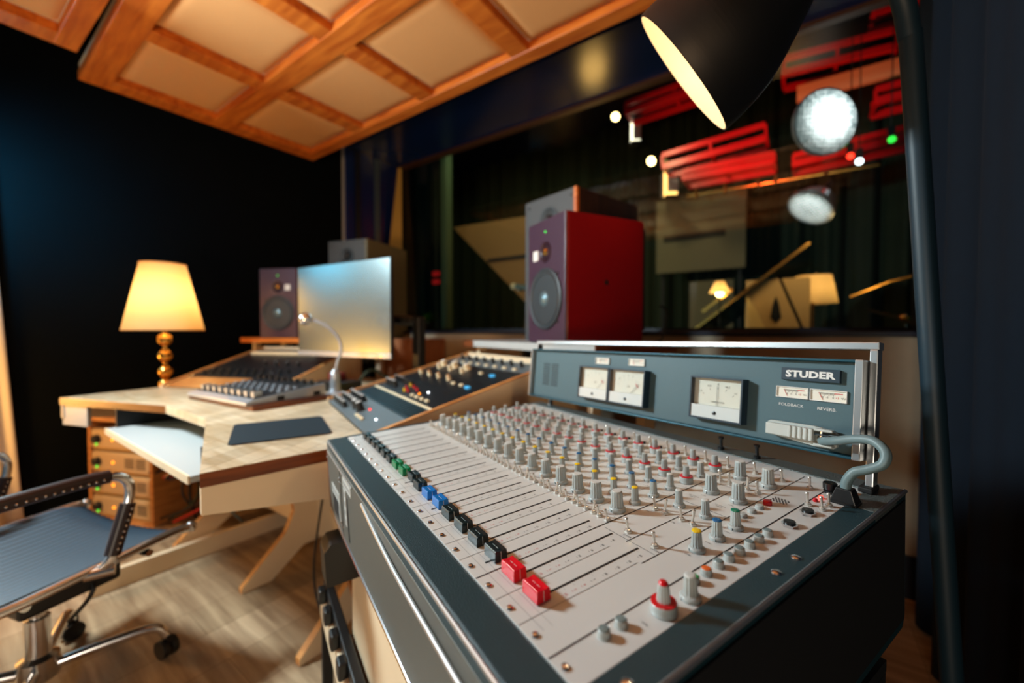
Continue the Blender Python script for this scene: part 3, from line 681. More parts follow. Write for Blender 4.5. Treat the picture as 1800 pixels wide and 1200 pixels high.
def meter(x0, x1, z0, z1, kind):
    d = 0.020; fwd = -0.004-d
    b = MB(); t = 0.0035
    b.box(x0, x1, -0.010, -0.004, z0, z1, m_bridgedk)
    for (a0, a1, c0, c1) in ((x0, x0+t, z0, z1), (x1-t, x1, z0, z1), (x0+t, x1-t, z0, z0+t), (x0+t, x1-t, z1-t, z1)): b.box(a0, a1, fwd, -0.010, c0, c1, m_bridgedk)
    mtr = bridge(b, 'level_meter' if kind != 'corr' else 'correlation_meter', 0, 0.0006)
    xm = (x0+x1)/2; w = x1-x0; h = z1-z0; yf = -0.0125
    f = MB().box(x0+t, x1-t, yf, -0.010, z0+0.30*h, z1-t, m_meter)
    f.box(x0+t, x1-t, fwd+0.002, -0.010, z0+t, z0+0.33*h, m_meterlo)
    f.lathe([(0.0036, 0), (0.0034, 0.0015), (0.0005, 0.0022)], m_black, 14, align((0, -1, 0), (xm, fwd+0.002, z0+0.17*h)))
    pv = (xm, z0+0.24*h); R = 0.52*h; y = yf-0.0004
    if kind == 'corr':
        for a, s in ((135, '-1'), (112, '-0.5'), (90, '0'), (68, '+0.5'), (45, '+1')):
            aa = math.radians(a); stroke(f, pv[0]+R*0.93*math.cos(aa), pv[1]+R*0.93*math.sin(aa), pv[0]+R*1.02*math.cos(aa), pv[1]+R*1.02*math.sin(aa), 0.0006, y, m_ink)
            f.text(s, 0.0058, m_ink, T(pv[0]+R*1.14*math.cos(aa), y, pv[1]+R*1.14*math.sin(aa)) @ XZ)
        f.text('CORRELATION', 0.0040, m_ink, T(xm, y, z0+0.42*h) @ XZ)
    else:
        for k, a in enumerate((140, 125, 108, 92, 76, 60, 45)):
            aa = math.radians(a); m = m_inkred if k >= 5 else m_ink
            stroke(f, pv[0]+R*0.93*math.cos(aa), pv[1]+R*0.93*math.sin(aa), pv[0]+R*1.0*math.cos(aa), pv[1]+R*1.0*math.sin(aa), 0.0005, y, m_inkgrey)
            if k in (1, 2, 3, 4): f.text(('10', '5', '3', '0')[k-1], 0.0050, m_ink, T(pv[0]+R*1.12*math.cos(aa), y, pv[1]+R*1.12*math.sin(aa)) @ XZ)
        arc(f, pv[0], pv[1], R, 62, 40, y, m_inkgrey, 0.0004, 10)
        f.text('VU', 0.0065, m_ink, T(xm, y, z0+0.52*h) @ XZ)
    bridge(f, 'dial', 0, 0, mtr)
    nd = MB(); a = math.radians(90 if kind == 'corr' else 47); Rn = 0.56*h if kind == 'corr' else 0.50*h
    if kind == 'corr':
        for s in (-1, 1): stroke(nd, xm+s*0.0016, z0+0.33*h, xm+s*0.0012, pv[1]+Rn, 0.0005, y-0.001, m_ink)
    else:
        stroke(nd, pv[0]+0.1*h*math.cos(a), pv[1]+0.1*h*math.sin(a), pv[0]+Rn*math.cos(a), pv[1]+Rn*math.sin(a), 0.0006, y-0.001, m_ink)
        stroke(nd, pv[0]+0.1*h*math.cos(a)+0.004, pv[1]+0.1*h*math.sin(a), pv[0]+Rn*math.cos(a)+0.002, pv[1]+Rn*math.sin(a)-0.002, 0.0005, y-0.001, m_inkgrey)
        stroke(nd, pv[0]+0.88*Rn*math.cos(a)-0.003, pv[1]+0.88*Rn*math.sin(a)+0.0045, pv[0]+0.88*Rn*math.cos(a)+0.0045, pv[1]+0.88*Rn*math.sin(a)-0.004, 0.002, y-0.0012, m_inkred)
    bridge(nd, 'needle', 0, 0, mtr)
    bridge(MB().box(x0+t, x1-t, fwd+0.0006, fwd+0.0012, z0+t, z1-t, m_metglass), 'glass', 0, 0, mtr)
meter(0.257, 0.3645, 0.0525, 0.1365, 'vu'); meter(0.3665, 0.475, 0.0525, 0.1365, 'vu'); meter(0.588, 0.692, 0.0525, 0.1345, 'corr')
def small_vu(x0, x1, z0, z1, detail=True):
    b = MB(); t = 0.0012
    for (a0, a1, c0, c1) in ((x0, x0+t, z0, z1), (x1-t, x1, z0, z1), (x0+t, x1-t, z0, z0+t), (x0+t, x1-t, z1-t, z1)): b.box(a0, a1, -0.0075, -0.004, c0, c1, m_white)
    o = bridge(b, 'small_meter', 0, 0.0003)
    f = MB().box(x0+t, x1-t, -0.0050, -0.004, z0+t, z1-t, m_meter); w = x1-x0; h = z1-z0; y = -0.0053
    for k in range(11):
        x = x0+w*(0.30+0.036*k); stroke(f, x, z1-h*0.30, x+0.0006*(k-5)*0.3, z1-h*(0.42 if k % 3 else 0.5), 0.0005, y, m_ink)
    stroke(f, x0+w*0.24, z1-h*0.28, x0+w*0.66, z1-h*0.28, 0.0006, y, m_ink); stroke(f, x0+w*0.66, z1-h*0.28, x0+w*0.88, z1-h*0.28, 0.0012, y, m_inkred)
    for s, q, m in (('10', 0.33, m_ink), ('-5', 0.47, m_ink), ('0', 0.63, m_ink), ('+3', 0.74, m_inkred), ('VU', 0.90, m_ink)): f.text(s, 0.0042, m, T(x0+w*q, y, z0+h*0.36) @ XZ)
    bridge(f, 'dial', 0, 0, o)
    nd = MB(); stroke(nd, x0+w*0.36, z0+h*0.14, x0+w*0.24, z1-h*0.25, 0.0007, y-0.0006, m_inkred); bridge(nd, 'needle', 0, 0, o)
small_vu(0.7395, 0.7870, 0.1105, 0.1290); small_vu(0.7895, 0.8385, 0.1105, 0.1290); small_vu(0.300, 0.348, 0.1445, 0.1610); small_vu(0.411, 0.458, 0.1460, 0.1625)

# multipin plug on the bridge and its cable down to the panel
pg = MB()
pl = [(0.731, 0.067), (0.735, 0.070), (0.80, 0.0705), (0.826, 0.066), (0.830, 0.062), (0.830, 0.044), (0.826, 0.040), (0.80, 0.0395), (0.735, 0.047), (0.731, 0.050)]
XZY = Matrix(((1, 0, 0, 0), (0, 0, -1, 0), (0, 1, 0, 0), (0, 0, 0, 1)))
plastic = mat('plug_grey', srgb(188, 194, 190), 0.4)
pg.prism(pl[::-1], 0.004, 0.012, plastic, XZY)
pg.box(0.733, 0.803, -0.024, -0.010, 0.0475, 0.0665, plastic)
for k in range(5): pg.box(0.768+k*0.0075, 0.7725+k*0.0075, -0.0265, -0.022, 0.0475, 0.0665, plastic)
pg.box(0.803, 0.828, -0.024, -0.010, 0.0645, 0.0685, plastic).box(0.803, 0.828, -0.024, -0.010, 0.0415, 0.0455, plastic)
plug = bridge(pg, 'multipin_plug', 0, 0.0016)
sb = MB(); sb.tube([(0.812, -0.018, 0.044), (0.812, -0.018, 0.067)], 0.0022, m_chrome, 10); sb.box(0.804, 0.822, -0.0225, -0.0145, 0.058, 0.0605, m_chrome); bridge(sb, 'clamp', 30, 0, plug)
cb_ = MB()
w = lambda x, y, z: (x, y, z)
# in console space
path = smooth_path([(0.812, 0.590, 0.0665), (0.835, 0.574, 0.0755), (0.862, 0.566, 0.086), (0.883, 0.560, 0.089), (0.897, 0.553, 0.079), (0.896, 0.548, 0.064), (0.882, 0.545, 0.0535), (0.868, 0.543, 0.046), (0.860, 0.541, 0.032), (0.8585, 0.5405, 0.020)], 10)
cb_.tube(path, 0.0062, m_cable, 16); cb_.build('multicore_cable', con)
bs = MB(); bs.prism([(-0.0155, -0.011), (0.0155, -0.011), (0.0155, 0.011), (-0.0155, 0.011)], 0, 0.004, m_black, T(0.8585, 0.5405, 0))
vs = [(sx*a, sy*b, z) for z, a, b in ((0.004, 0.0145, 0.0105), (0.022, 0.0088, 0.0080)) for sx, sy in ((-1, -1), (1, -1), (1, 1), (-1, 1))]
bs.add(vs, [(0, 1, 5, 4), (1, 2, 6, 5), (2, 3, 7, 6), (3, 0, 4, 7), (4, 5, 6, 7)], m_black, T(0.8585, 0.5405, 0)); bs.build('cable_boot', con, smooth=0, bevel=0.0012)
# black box hung under the front edge
jb = MB(); jb.prism([(-0.035, -0.300), (0.06, -0.300), (0.06, -0.206), (-0.02, -0.206), (-0.035, -0.222)], 0.045, 0.115, m_black, YZX); jb.build('headphone_box', con, smooth=0, bevel=0.003)

# ------------------------------------------------------------------ console stand (below the console)
st = thing('console_stand', 'beige and black stand cabinet carrying the mixing console', 'stand', mx=Matrix.Translation((Pc.x, Pc.y, 0)) @ RZ(math.atan2(Uc.y, Uc.x)))
MB().box(0.055, 0.86, 0.05, 0.075, 0.02, 0.605, m_beige).build('front_panel', st, smooth=0, bevel=0.003)
MB().box(0.86, 0.885, 0.05, 0.62, 0.0, 0.605, m_blackmat).build('side_panel', st, smooth=0, bevel=0.002)
MB().box(0.03, 0.055, 0.05, 0.62, 0.0, 0.605, m_beige).build('side_panel', st, smooth=0, bevel=0.002)
MB().box(0.055, 0.86, 0.595, 0.62, 0.02, 0.605, m_blackmat).build('back_panel', st, smooth=0)
MB().box(0.03, 0.885, 0.05, 0.62, 0.605, 0.622, m_blackmat).build('top_board', st, smooth=0)
# power strip on a low board beside it
ps = thing('power_strip', 'black power strip with glowing red switch on a beige board under the console', 'power strip', mx=Matrix.Translation((Pc.x, Pc.y, 0)) @ RZ(math.atan2(Uc.y, Uc.x)))
RT = T(-0.245, 0.03, 0.30)
MB().box(0.0, 0.56, -0.020, 0.012, -0.05, 0.03, m_beige).build('mounting_board', ps, smooth=0, bevel=0.003, mx=RT)
MB().box(0.02, 0.56, -0.012, 0.012, 0.030, 0.062, m_black).build('strip_body', ps, smooth=0, bevel=0.004, mx=RT)
for k in range(4): MB().box(0.05+k*0.10, 0.085+k*0.10, -0.032, -0.011, 0.026, 0.066, m_black).build('plug', ps, smooth=0, bevel=0.005, mx=RT)
MB().box(0.512, 0.532, -0.018, -0.011, 0.040, 0.056, g_red).build('switch_light', ps, smooth=0, mx=RT)
for x in (0.01, 0.50): MB().box(x, x+0.03, -0.018, 0.010, -0.30, -0.05, m_blackmat).build('support_leg', ps, smooth=0, mx=RT)
tb = thing('wooden_undershelf', 'low orange brown wooden stool under the console', 'undershelf', mx=Matrix.Translation((Pc.x, Pc.y, 0)) @ RZ(math.atan2(Uc.y, Uc.x)))  # low shelf standing for the orange-lit space under the console
MB().box(-0.32, 0.0, 0.10, 0.42, 0.27, 0.30, m_oak).build('seat', tb, smooth=0, bevel=0.004)
for x in (-0.30, -0.06):
    for y in (0.12, 0.36): MB().box(x, x+0.04, y, y+0.04, 0.0, 0.27, m_oak).build('leg', tb, smooth=0, bevel=0.003)

# ------------------------------------------------------------------ studio desk (room frame)
desk = thing('studio_desk', 'large winged studio desk with butcher block top and sloping rack bays', 'desk', mx=ROOM)
DZ = 0.79
FL = (0.2325, 0.4447); FR = (0.943, 0.159); BLp = (0.4935, 1.0947); BRp = (1.204, 0.809)
mir = lambda p: (-p[0], p[1])
poly = [(-0.87, -0.22), (-0.2225, 0.0), (0.2225, 0.0), (0.87, -0.22), FR, FL, BLp, mir(BLp), mir(FL), mir(FR)]
MB().prism(poly, DZ-0.033, DZ, m_block).build('desktop', desk, smooth=0, bevel=0.003)
for a_, b_ in (((-0.87, -0.22), (-0.2225, 0.0)), ((0.87, -0.22), FR)):
    d = (Vector(b_)-Vector(a_)).normalized(); q = Vector((d.y, -d.x))*0.0015
    MB().prism([tuple(Vector(a_)), tuple(Vector(a_)+q), tuple(Vector(b_)+q), tuple(Vector(b_))], DZ-0.032, DZ-0.0015, m_blockedge).build('edge_band', desk, smooth=0)
# tapered aprons under the wing ends and a straight one behind the keyboard tray
for s in (1, -1):
    P0_, P1_ = Vector((0.868*s, -0.218, 0)), Vector((0.94*s, 0.155, 0)); d = (P1_-P0_).normalized(); q = Vector((-d.y, d.x, 0))*(0.018*s)
    vs = []
    for off in (Vector(), q):
        for p, dz in ((P0_, -0.095), (P1_, -0.15)): vs += [tuple(p+off+Vector((0, 0, DZ-0.033))), tuple(p+off+Vector((0, 0, DZ-0.0-0.0+dz)))]
    MB().add(vs, [(0, 1, 3, 2), (4, 6, 7, 5), (0, 2, 6, 4), (1, 5, 7, 3), (0, 4, 5, 1), (2, 3, 7, 6)], m_beige).build('apron', desk, smooth=0, bevel=0.002)
P0_, P1_ = (-0.865, -0.215), (-0.74, -0.172)
MB().prism([(-0.865, -0.214), (-0.70, -0.158), (-0.704, -0.143), (-0.868, -0.20)], DZ-0.125, DZ-0.033, m_greywhite).build('apron', desk, smooth=0, bevel=0.002)
MB().box(-0.70, 0.70, 0.30, 0.32, DZ-0.16, DZ-0.033, m_greywhite).build('back_rail', desk, smooth=0)
# keyboard tray
MB().box(-0.50, 0.50, -0.13, 0.29, 0.660, 0.680, m_greywhite).build('keyboard_tray', desk, smooth=0, bevel=0.003)
tray = desk.children[-1]
MB().box(-0.50, 0.50, -0.136, -0.13, 0.658, 0.682, m_beige).build('edge_strip', tray, smooth=0)
for s in (-1, 1): MB().box(s*0.50-0.012, s*0.50+0.012, -0.10, 0.29, 0.680, DZ-0.033, m_blackmat).build('slide', tray, smooth=0)
for x in (-0.02, 0.02): MB().lathe([(0.012, 0), (0.012, 0.0008)], m_blackmat, 16, T(0.42+x, -0.04, 0.680)).build('grommet', tray)
MB().lathe([(0.010, 0), (0.014, 0.02), (0.0, 0.022)], m_black, 16, align((0, -1, 0), (-0.44, 0.30, 0.725))).build('tray_knob', desk)
# rack bays
ang = math.atan2(FR[1]-FL[1], FR[0]-FL[0]); BW = 0.766; BD = 0.70; RISE = 0.185
def bay_matrix(s):
    """x across the bay, y back into it, z up; s=1 right bay, s=-1 left bay"""
    return (T(FL[0], FL[1], DZ) @ RZ(ang)) if s == 1 else (T(-FR[0], FR[1], DZ) @ RZ(-ang))
for s in (1, -1):
    BMx = bay_matrix(s)
    def side(x0, x1, ext, name, low):
        P = [(0.0, -low), (BD+ext, -low), (BD+ext, RISE+0.012), (BD, RISE+0.012), (0.0, 0.012)]
        o = MB().prism(P, x0, x1, m_beige, YZX).build(name, desk, smooth=0, bevel=0.002, mx=BMx)
        e = MB().prism([(0.0, 0.012), (BD, RISE+0.012), (BD, RISE+0.016), (0.0, 0.016)], x0, x1, m_oak, YZX).build('edge_strip', o, smooth=0, bevel=0.001)
    lowL, lowR = (0.0, 0.22) if s == 1 else (0.22, 0.0)
    side(0.0, 0.020, 0.0 if s == 1 else 0.14, 'side_panel', lowL); side(BW-0.020, BW, 0.14 if s == 1 else 0.0, 'side_panel', lowR)
    MB().box(0.02, BW-0.02, BD-0.018, BD, -0.10, RISE+0.012, m_beige).build('bay_back', desk, smooth=0, mx=BMx)
    MB().box(0.02, BW-0.02, 0.02, BD-0.02, -0.115, -0.10, m_blackmat).build('bay_floor', desk, smooth=0, mx=BMx)
    # raised speaker shelf behind the bay
    x0, x1 = (-0.03, 0.95) if s == 1 else (BW-0.95, BW+0.03)
    sh = MB().box(x0, x1, BD-0.015, BD+0.42, 0.228, 0.260, m_greywhite).build('speaker_shelf', desk, smooth=0, bevel=0.003, mx=BMx)
    MB().box(x0-0.004, x0, BD-0.015, BD+0.42, 0.227, 0.261, m_blockedge).build('shelf_edge', sh, smooth=0)
    MB().box(x1, x1+0.004, BD-0.015, BD+0.42, 0.227, 0.261, m_blockedge).build('shelf_edge', sh, smooth=0)
    if s == -1: MB().box(x0, x1, BD-0.019, BD-0.015, 0.227, 0.261, m_pine).build('shelf_edge', sh, smooth=0)
    else: MB().box(x0, x0+0.10, BD-0.019, BD-0.015, 0.227, 0.261, m_blockedge).build('shelf_edge', sh, smooth=0)
    for x in (x0+0.05, x1-0.09):
        MB().box(x, x+0.04, BD+0.30, BD+0.36, -DZ, 0.228, m_beige).build('shelf_post', desk, smooth=0, mx=BMx)
        MB().box(x+0.005, x+0.035, BD+0.03, BD+0.07, RISE+0.0 if 0 < x < BW-0.06 else -DZ, 0.228, m_beige).build('shelf_post', desk, smooth=0, mx=BMx)
# plate legs, cut like a K, with splayed feet
legp = [(-0.02, 0.0), (-0.02, 0.022), (0.16, 0.185), (0.20, 0.27), (0.19, 0.36), (0.07, 0.757), (0.62, 0.757), (0.55, 0.45), (0.46, 0.30), (0.48, 0.20), (0.66, 0.035), (0.66, 0.0), (0.50, 0.0), (0.36, 0.10), (0.24, 0.10), (0.10, 0.0)]
legp = legp[::-1]
for x, y in ((0.03, 0.19), (0.595, 0.14), (-0.62, 0.14)):
    MB().prism(legp, x-0.014, x+0.014, m_beige, YZX @ T(y-0.0, 0, 0), mside=m_oak).build('leg', desk, smooth=0, bevel=0.002)
MB().box(-0.46, -0.43, -0.21, 0.62, 0.0, 0.085, m_beige).build('floor_rail', desk, smooth=0, bevel=0.003)
MB().box(-0.606, 0.016, 0.50, 0.52, 0.12, 0.42, m_beige).build('modesty_panel', desk, smooth=0)
MB().box(0.044, 0.58, 0.50, 0.52, 0.12, 0.42, m_beige).build('modesty_panel', desk, smooth=0)

# ------------------------------------------------------------------ outboard gear in the bays
sl = math.atan2(RISE, BD)
def unit_mx(s, b): return ROOM @ bay_matrix(s) @ T(0, 0, 0.006) @ RX(sl) @ T(0, b, 0)
def small_knob(col, topm, r=0.008, h=0.016):
    b = MB(); b.lathe([(r, 0), (r, 0.003), (r*0.8, 0.004), (r*0.72, h-0.001), (r*0.6, h)], col, 18); b.lathe([(r*0.58, h-0.0002), (r*0.5, h+0.0012)], topm, 14); return b.mesh('unit_knob', 40)
sk_blk = small_knob(m_black, m_white, 0.011, 0.026); sk_or = small_knob(m_cream, m_orange, 0.011, 0.020); sk_wh = small_knob(m_cream, m_white, 0.012, 0.022); sk_red = small_knob(m_red, m_red, 0.006, 0.012)
sk_yel = small_knob(m_yellow, m_yellow, 0.006, 0.012); sk_alu = small_knob(m_black, m_alu, 0.010, 0.024); sk_dk = small_knob(m_black, m_black, 0.010, 0.020)
def unit(name, label, s, b0, b1, face, group='outboard gear in the rack bays'):
    u = thing(name, label, 'audio rack unit', mx=unit_mx(s, b0), group=group)
    MB().box(0.03, BW-0.03, 0.004, b1-b0-0.004, -0.075, -0.003, m_blackmat).build('chassis', u, smooth=0)
    MB().box(0.022, BW-0.022, 0.001, b1-b0-0.001, -0.003, 0.0, face).build('face_plate', u, smooth=0, bevel=0.001)
    for x in (0.034, BW-0.034):
        for y in (0.012, b1-b0-0.012): MB().lathe([(0.006, 0), (0.0055, 0.002), (0.003, 0.003)], m_chrome, 12, T(x, y, 0)).build('bolt', u)
    return u
def on(u, name, me, x, y, label=None):
    o = bpy.data.objects.new(name, me); COL.objects.link(o); o.parent = u; o.location = (x, y, 0)
    if label: o['label'] = label
    return o
led_m = {k: MB().lathe([(0.004, 0), (0.003, 0.003), (0.0005, 0.004)], g, 10).mesh('led', 40) for k, g in dict(w=g_white, o=g_orange, b=g_blue, g=g_green, r=g_red).items()}
btn = MB().box(-0.012, 0.012, -0.005, 0.005, 0, 0.006, m_cream).mesh('button', 0); btb = MB().box(-0.014, 0.014, -0.006, 0.006, 0, 0.006, glow('button_blue', srgb(60, 150, 200), 0.8)).mesh('button', 0)
u = unit('equalizer', 'grey equalizer with black white-topped knobs at the front of the window-side bay', 1, 0.0, 0.125, m_outface)
for k in range(6):
    for r in range(3): on(u, 'knob', sk_blk, 0.065+0.040*k+0.008*r, 0.028+0.035*r)
for k in range(2): on(u, 'knob', small_knob(m_black, m_white, 0.018, 0.034) if k == 0 else bpy.data.meshes[u.children[-1].data.name], 0.345+0.06*k, 0.055)
for k in range(3): on(u, 'button', btn, 0.46+0.035*k, 0.03)
on(u, 'led', led_m['r'], 0.44, 0.08); on(u, 'led', led_m['w'], 0.60, 0.06)
u = unit('ventilation_panel', 'ribbed dark teal vent panel with cream edge behind the grey equalizer', 1, 0.125, 0.215, m_vent)
v = MB()
for k in range(24): v.box(0.05+0.0275*k, 0.067+0.0275*k, 0.012, 0.068, 0.0, 0.003, m_vent)
v.build('ribs', u, smooth=0); MB().box(0.03, BW-0.03, 0.076, 0.086, 0, 0.002, m_cream).build('cream_strip', u, smooth=0)
u = unit('compressor', 'black compressor with silver, red and yellow knobs behind the vent panel', 1, 0.215, 0.335, m_outdark)
for k in range(4): on(u, 'knob', sk_alu, 0.07+0.036*k, 0.085); on(u, 'knob', sk_blk, 0.085+0.036*k, 0.04)
for k in range(3): on(u, 'knob', sk_dk, 0.225+0.03*k, 0.08)
for k, (x, y) in enumerate(((0.31, 0.05), (0.345, 0.07), (0.37, 0.035), (0.41, 0.06))): on(u, 'knob', sk_red, x, y, 'red knob')
for x, y in ((0.34, 0.03), (0.29, 0.075)): on(u, 'knob', sk_yel, x, y, 'yellow knob')
on(u, 'led', led_m['w'], 0.50, 0.07); on(u, 'led', led_m['o'], 0.47, 0.045)
for k in range(4): on(u, 'button', btn, 0.46+0.05*k, 0.02)
u = unit('preamplifier', 'black preamplifier with a row of orange-capped knobs and blue button', 1, 0.335, 0.455, m_outdark)
for k in range(4): on(u, 'knob', sk_or, 0.10+0.105*k, 0.075)
for k in range(2): on(u, 'button', btn, 0.50+0.07*k, 0.055)
on(u, 'button', btb, 0.63, 0.05, 'lit blue button')
u = unit('preamplifier', 'black preamplifier with a row of big white knobs and blue button', 1, 0.455, 0.58, m_outdark)
for k in range(3): on(u, 'knob', small_knob(m_cream, m_white, 0.020, 0.026), 0.10+0.125*k, 0.075); on(u, 'knob', sk_wh, 0.12+0.125*k, 0.040)
on(u, 'button', btn, 0.50, 0.06); on(u, 'button', btb, 0.60, 0.055, 'lit blue button')
u = unit('patch_mixer', 'grey rack unit with black silver-topped knobs at the top of the window-side bay', 1, 0.58, 0.675, m_outface)
for k in range(8): on(u, 'knob', sk_alu, 0.10+0.075*k, 0.055)
for k in range(8): on(u, 'button', btn, 0.10+0.075*k, 0.018)
u = unit('blank_panel', 'plain wooden blank panel at the front of the lamp-side rack bay', -1, 0.0, 0.15, m_oak)
u = unit('equalizer', 'black equalizer with rows of dark knobs behind the wooden blank panel', -1, 0.15, 0.30, m_outdark)
for k in range(10): on(u, 'knob', sk_dk, 0.08+0.058*k, 0.05); on(u, 'knob', sk_dk, 0.10+0.058*k, 0.10)
on(u, 'led', led_m['b'], 0.60, 0.06); on(u, 'led', led_m['w'], 0.52, 0.08)
u = unit('compressor', 'dark rack unit with few knobs in the middle of the lamp-side bay', -1, 0.30, 0.46, m_outdark)
for k in range(4): on(u, 'knob', sk_alu, 0.35+0.08*k, 0.07)
u = unit('rack_drawer', 'cream drawer unit at the top of the lamp-side rack bay', -1, 0.46, 0.675, m_outdark)
MB().box(0.06, BW-0.2, 0.09, 0.12, 0.0, 0.02, m_cream).build('pull_bar', u, smooth=0, bevel=0.006)

# ------------------------------------------------------------------ things on the desk
tag(MB().prism([(-0.125, -0.13), (0.135, -0.13), (0.145, -0.12), (0.145, 0.12), (0.135, 0.13), (-0.125, 0.13), (-0.135, 0.12), (-0.135, -0.12)], 0, 0.004, m_pad, mside=m_padedge).build('mouse_pad', smooth=0, bevel=0.001, mx=ROOM @ T(0.598, 0.078, DZ) @ RZ(math.radians(-23.5))), 'dark blue grey mouse pad on the butcher block wing', 'mouse pad')
bd_ = tag(MB().box(-0.27, 0.285, -0.16, 0.18, 0, 0.020, m_blockedge).build('wooden_board', smooth=0, bevel=0.003, mx=ROOM @ T(-0.075, 0.29, DZ) @ RZ(math.radians(4))), 'red brown wooden board under the small fader controller', 'board')
fc = thing('fader_controller', 'small grey desktop controller with silver faders on a wooden board', 'controller', mx=ROOM @ T(-0.075, 0.29, DZ+0.020) @ RZ(math.radians(4)))
cprof = [(-0.17, 0.0), (0.165, 0.0), (0.165, 0.052), (-0.14, 0.020), (-0.17, 0.012)]
MB().prism(cprof, -0.255, 0.255, m_silver, YZX).build('body', fc, smooth=0, bevel=0.002)
cs = math.atan2(0.032, 0.305)
CT = T(0, -0.14, 0.0205) @ RX(cs)
MB().box(-0.246, 0.246, 0.005, 0.30, 0.0, 0.0015, m_outdark).build('top_plate', fc, smooth=0, mx=CT)
for sx in (0.08, 0.24): MB().box(0.2552, 0.257, -0.13+sx, -0.10+sx, 0.004, 0.022, m_blackmat).build('side_port', fc, smooth=0)
fcap = MB().box(-0.011, 0.011, -0.016, 0.016, 0.0, 0.022, m_alu).mesh('fader', 0); fbtn = MB().box(-0.012, 0.012, -0.006, 0.006, 0, 0.005, m_silver).mesh('button', 0)
enc = MB().lathe([(0.010, 0), (0.009, 0.018), (0.006, 0.020)], m_black, 16).mesh('encoder', 40)
for k in range(9):
    x = -0.218+0.0545*k
    for nm, me, y in (('fader', fcap, 0.030), ('button', fbtn, 0.12), ('button', fbtn, 0.155), ('button', fbtn, 0.19), ('encoder', enc, 0.265)):
        o = bpy.data.objects.new(nm, me); COL.objects.link(o); o.parent = fc; o.matrix_local = CT @ T(x, y, 0.0015)
# talkback microphone on a gooseneck
mc = thing('gooseneck_microphone', 'chrome ball microphone on a curved gooseneck beside the monitor', 'microphone', loc=(-0.868, 2.0, DZ))
MB().lathe([(0.045, 0), (0.045, 0.006), (0.030, 0.012), (0.024, 0.03), (0.022, 0.10), (0.014, 0.12)], m_silver, 24).build('base', mc)
gp = smooth_path([(0, 0, 0.10), (0.012, 0, 0.16), (0.029, 0, 0.21), (0.022, 0, 0.265), (-0.02, 0, 0.318), (-0.075, 0, 0.352), (-0.128, 0, 0.366)], 8)
MB().tube(gp, 0.0075, m_silver, 12).build('gooseneck', mc)
MB().sphere(0.032, m_chrome, T(-0.143, 0, 0.3675), 28, 18).build('ball_head', mc)
# monitor on an arm
TLm, TRm = Vector((-1.268, 2.42, 0)), Vector((-0.607, 2.05, 0)); mw = (TRm-TLm).length; mc_ = (TLm+TRm)/2
mon = thing('computer_monitor', 'large monitor with silver chin on a black desk arm between the speakers', 'monitor', mx=Matrix.Translation((mc_.x, mc_.y, 0)) @ RZ(math.atan2(TRm.y-TLm.y, TRm.x-TLm.x)))
MB().box(-mw/2, mw/2, 0.002, 0.020, 0.958, 1.473, m_black).build('housing', mon, smooth=0, bevel=0.003)
MB().box(-mw/2+0.006, mw/2-0.006, 0.0, 0.004, 0.985, 1.467, m_screen).build('screen', mon, smooth=0)
MB().box(-mw/2, mw/2, -0.003, 0.004, 0.957, 0.984, m_silver).build('chin', mon, smooth=0, bevel=0.002)
MB().lathe([(0.005, 0), (0.004, 0.002)], g_orange, 12, align((0, -1, 0), (mw/2-0.07, -0.003, 0.968))).build('power_light', mon)
ar = MB(); ar.box(-0.06, 0.06, 0.020, 0.05, 1.10, 1.22, m_blackmat); ar.build('arm_plate', mon, smooth=0)
MB().tube([(0.0, 0.05, 1.155), (0.20, 0.10, 1.165), (0.42, 0.16, 1.150)], 0.028, m_black, 14).build('arm', mon)
MB().box(0.395, 0.445, 0.130, 0.185, 0.79, 1.175, m_black).build('pole', mon, smooth=0, bevel=0.008)
# cables and odds behind the controller
def cable(name, label, pts, r, m, n=8): return tag(MB().tube(smooth_path(pts, 8), r, m, n).build(name), label, 'cable')
cable('cable', 'dark cable looping under the monitor on the desk', [(-0.86, 2.25, 0.80), (-0.80, 2.3, 0.88), (-0.72, 2.32, 0.84), (-0.62, 2.30, 0.802), (-0.50, 2.34, 0.80)], 0.008, m_olive)
cable('cable', 'thin black cable beside the red speaker, hanging to the shelf', [(0.60, 1.66, 1.20), (0.635, 1.68, 1.18), (0.63, 1.70, 1.08), (0.612, 1.69, 1.06), (0.60, 1.68, 1.054)], 0.004, m_black)
rb = thing('audio_interface', 'small black box with red knob on the desk behind the gooseneck microphone', 'audio box', mx=ROOM @ T(0.0, 0.66, DZ))
MB().box(-0.13, 0.06, -0.06, 0.08, 0, 0.05, m_black).build('case', rb, smooth=0, bevel=0.004); MB().box(-0.10, -0.03, -0.02, 0.05, 0.05, 0.09, mat('dark_red', srgb(110, 16, 16), 0.4)).build('red_knob', rb, smooth=0, bevel=0.008)

tag(MB().box(-0.06, 0.06, -0.045, 0.045, 0, 0.012, mat('note_yellow', srgb(190, 180, 40), 0.7)).build('note_pad', smooth=0, mx=Matrix.Translation((-0.70, 2.04, DZ)) @ RZ(0.3)), 'small yellow green note pad beside the gooseneck microphone', 'note pad')

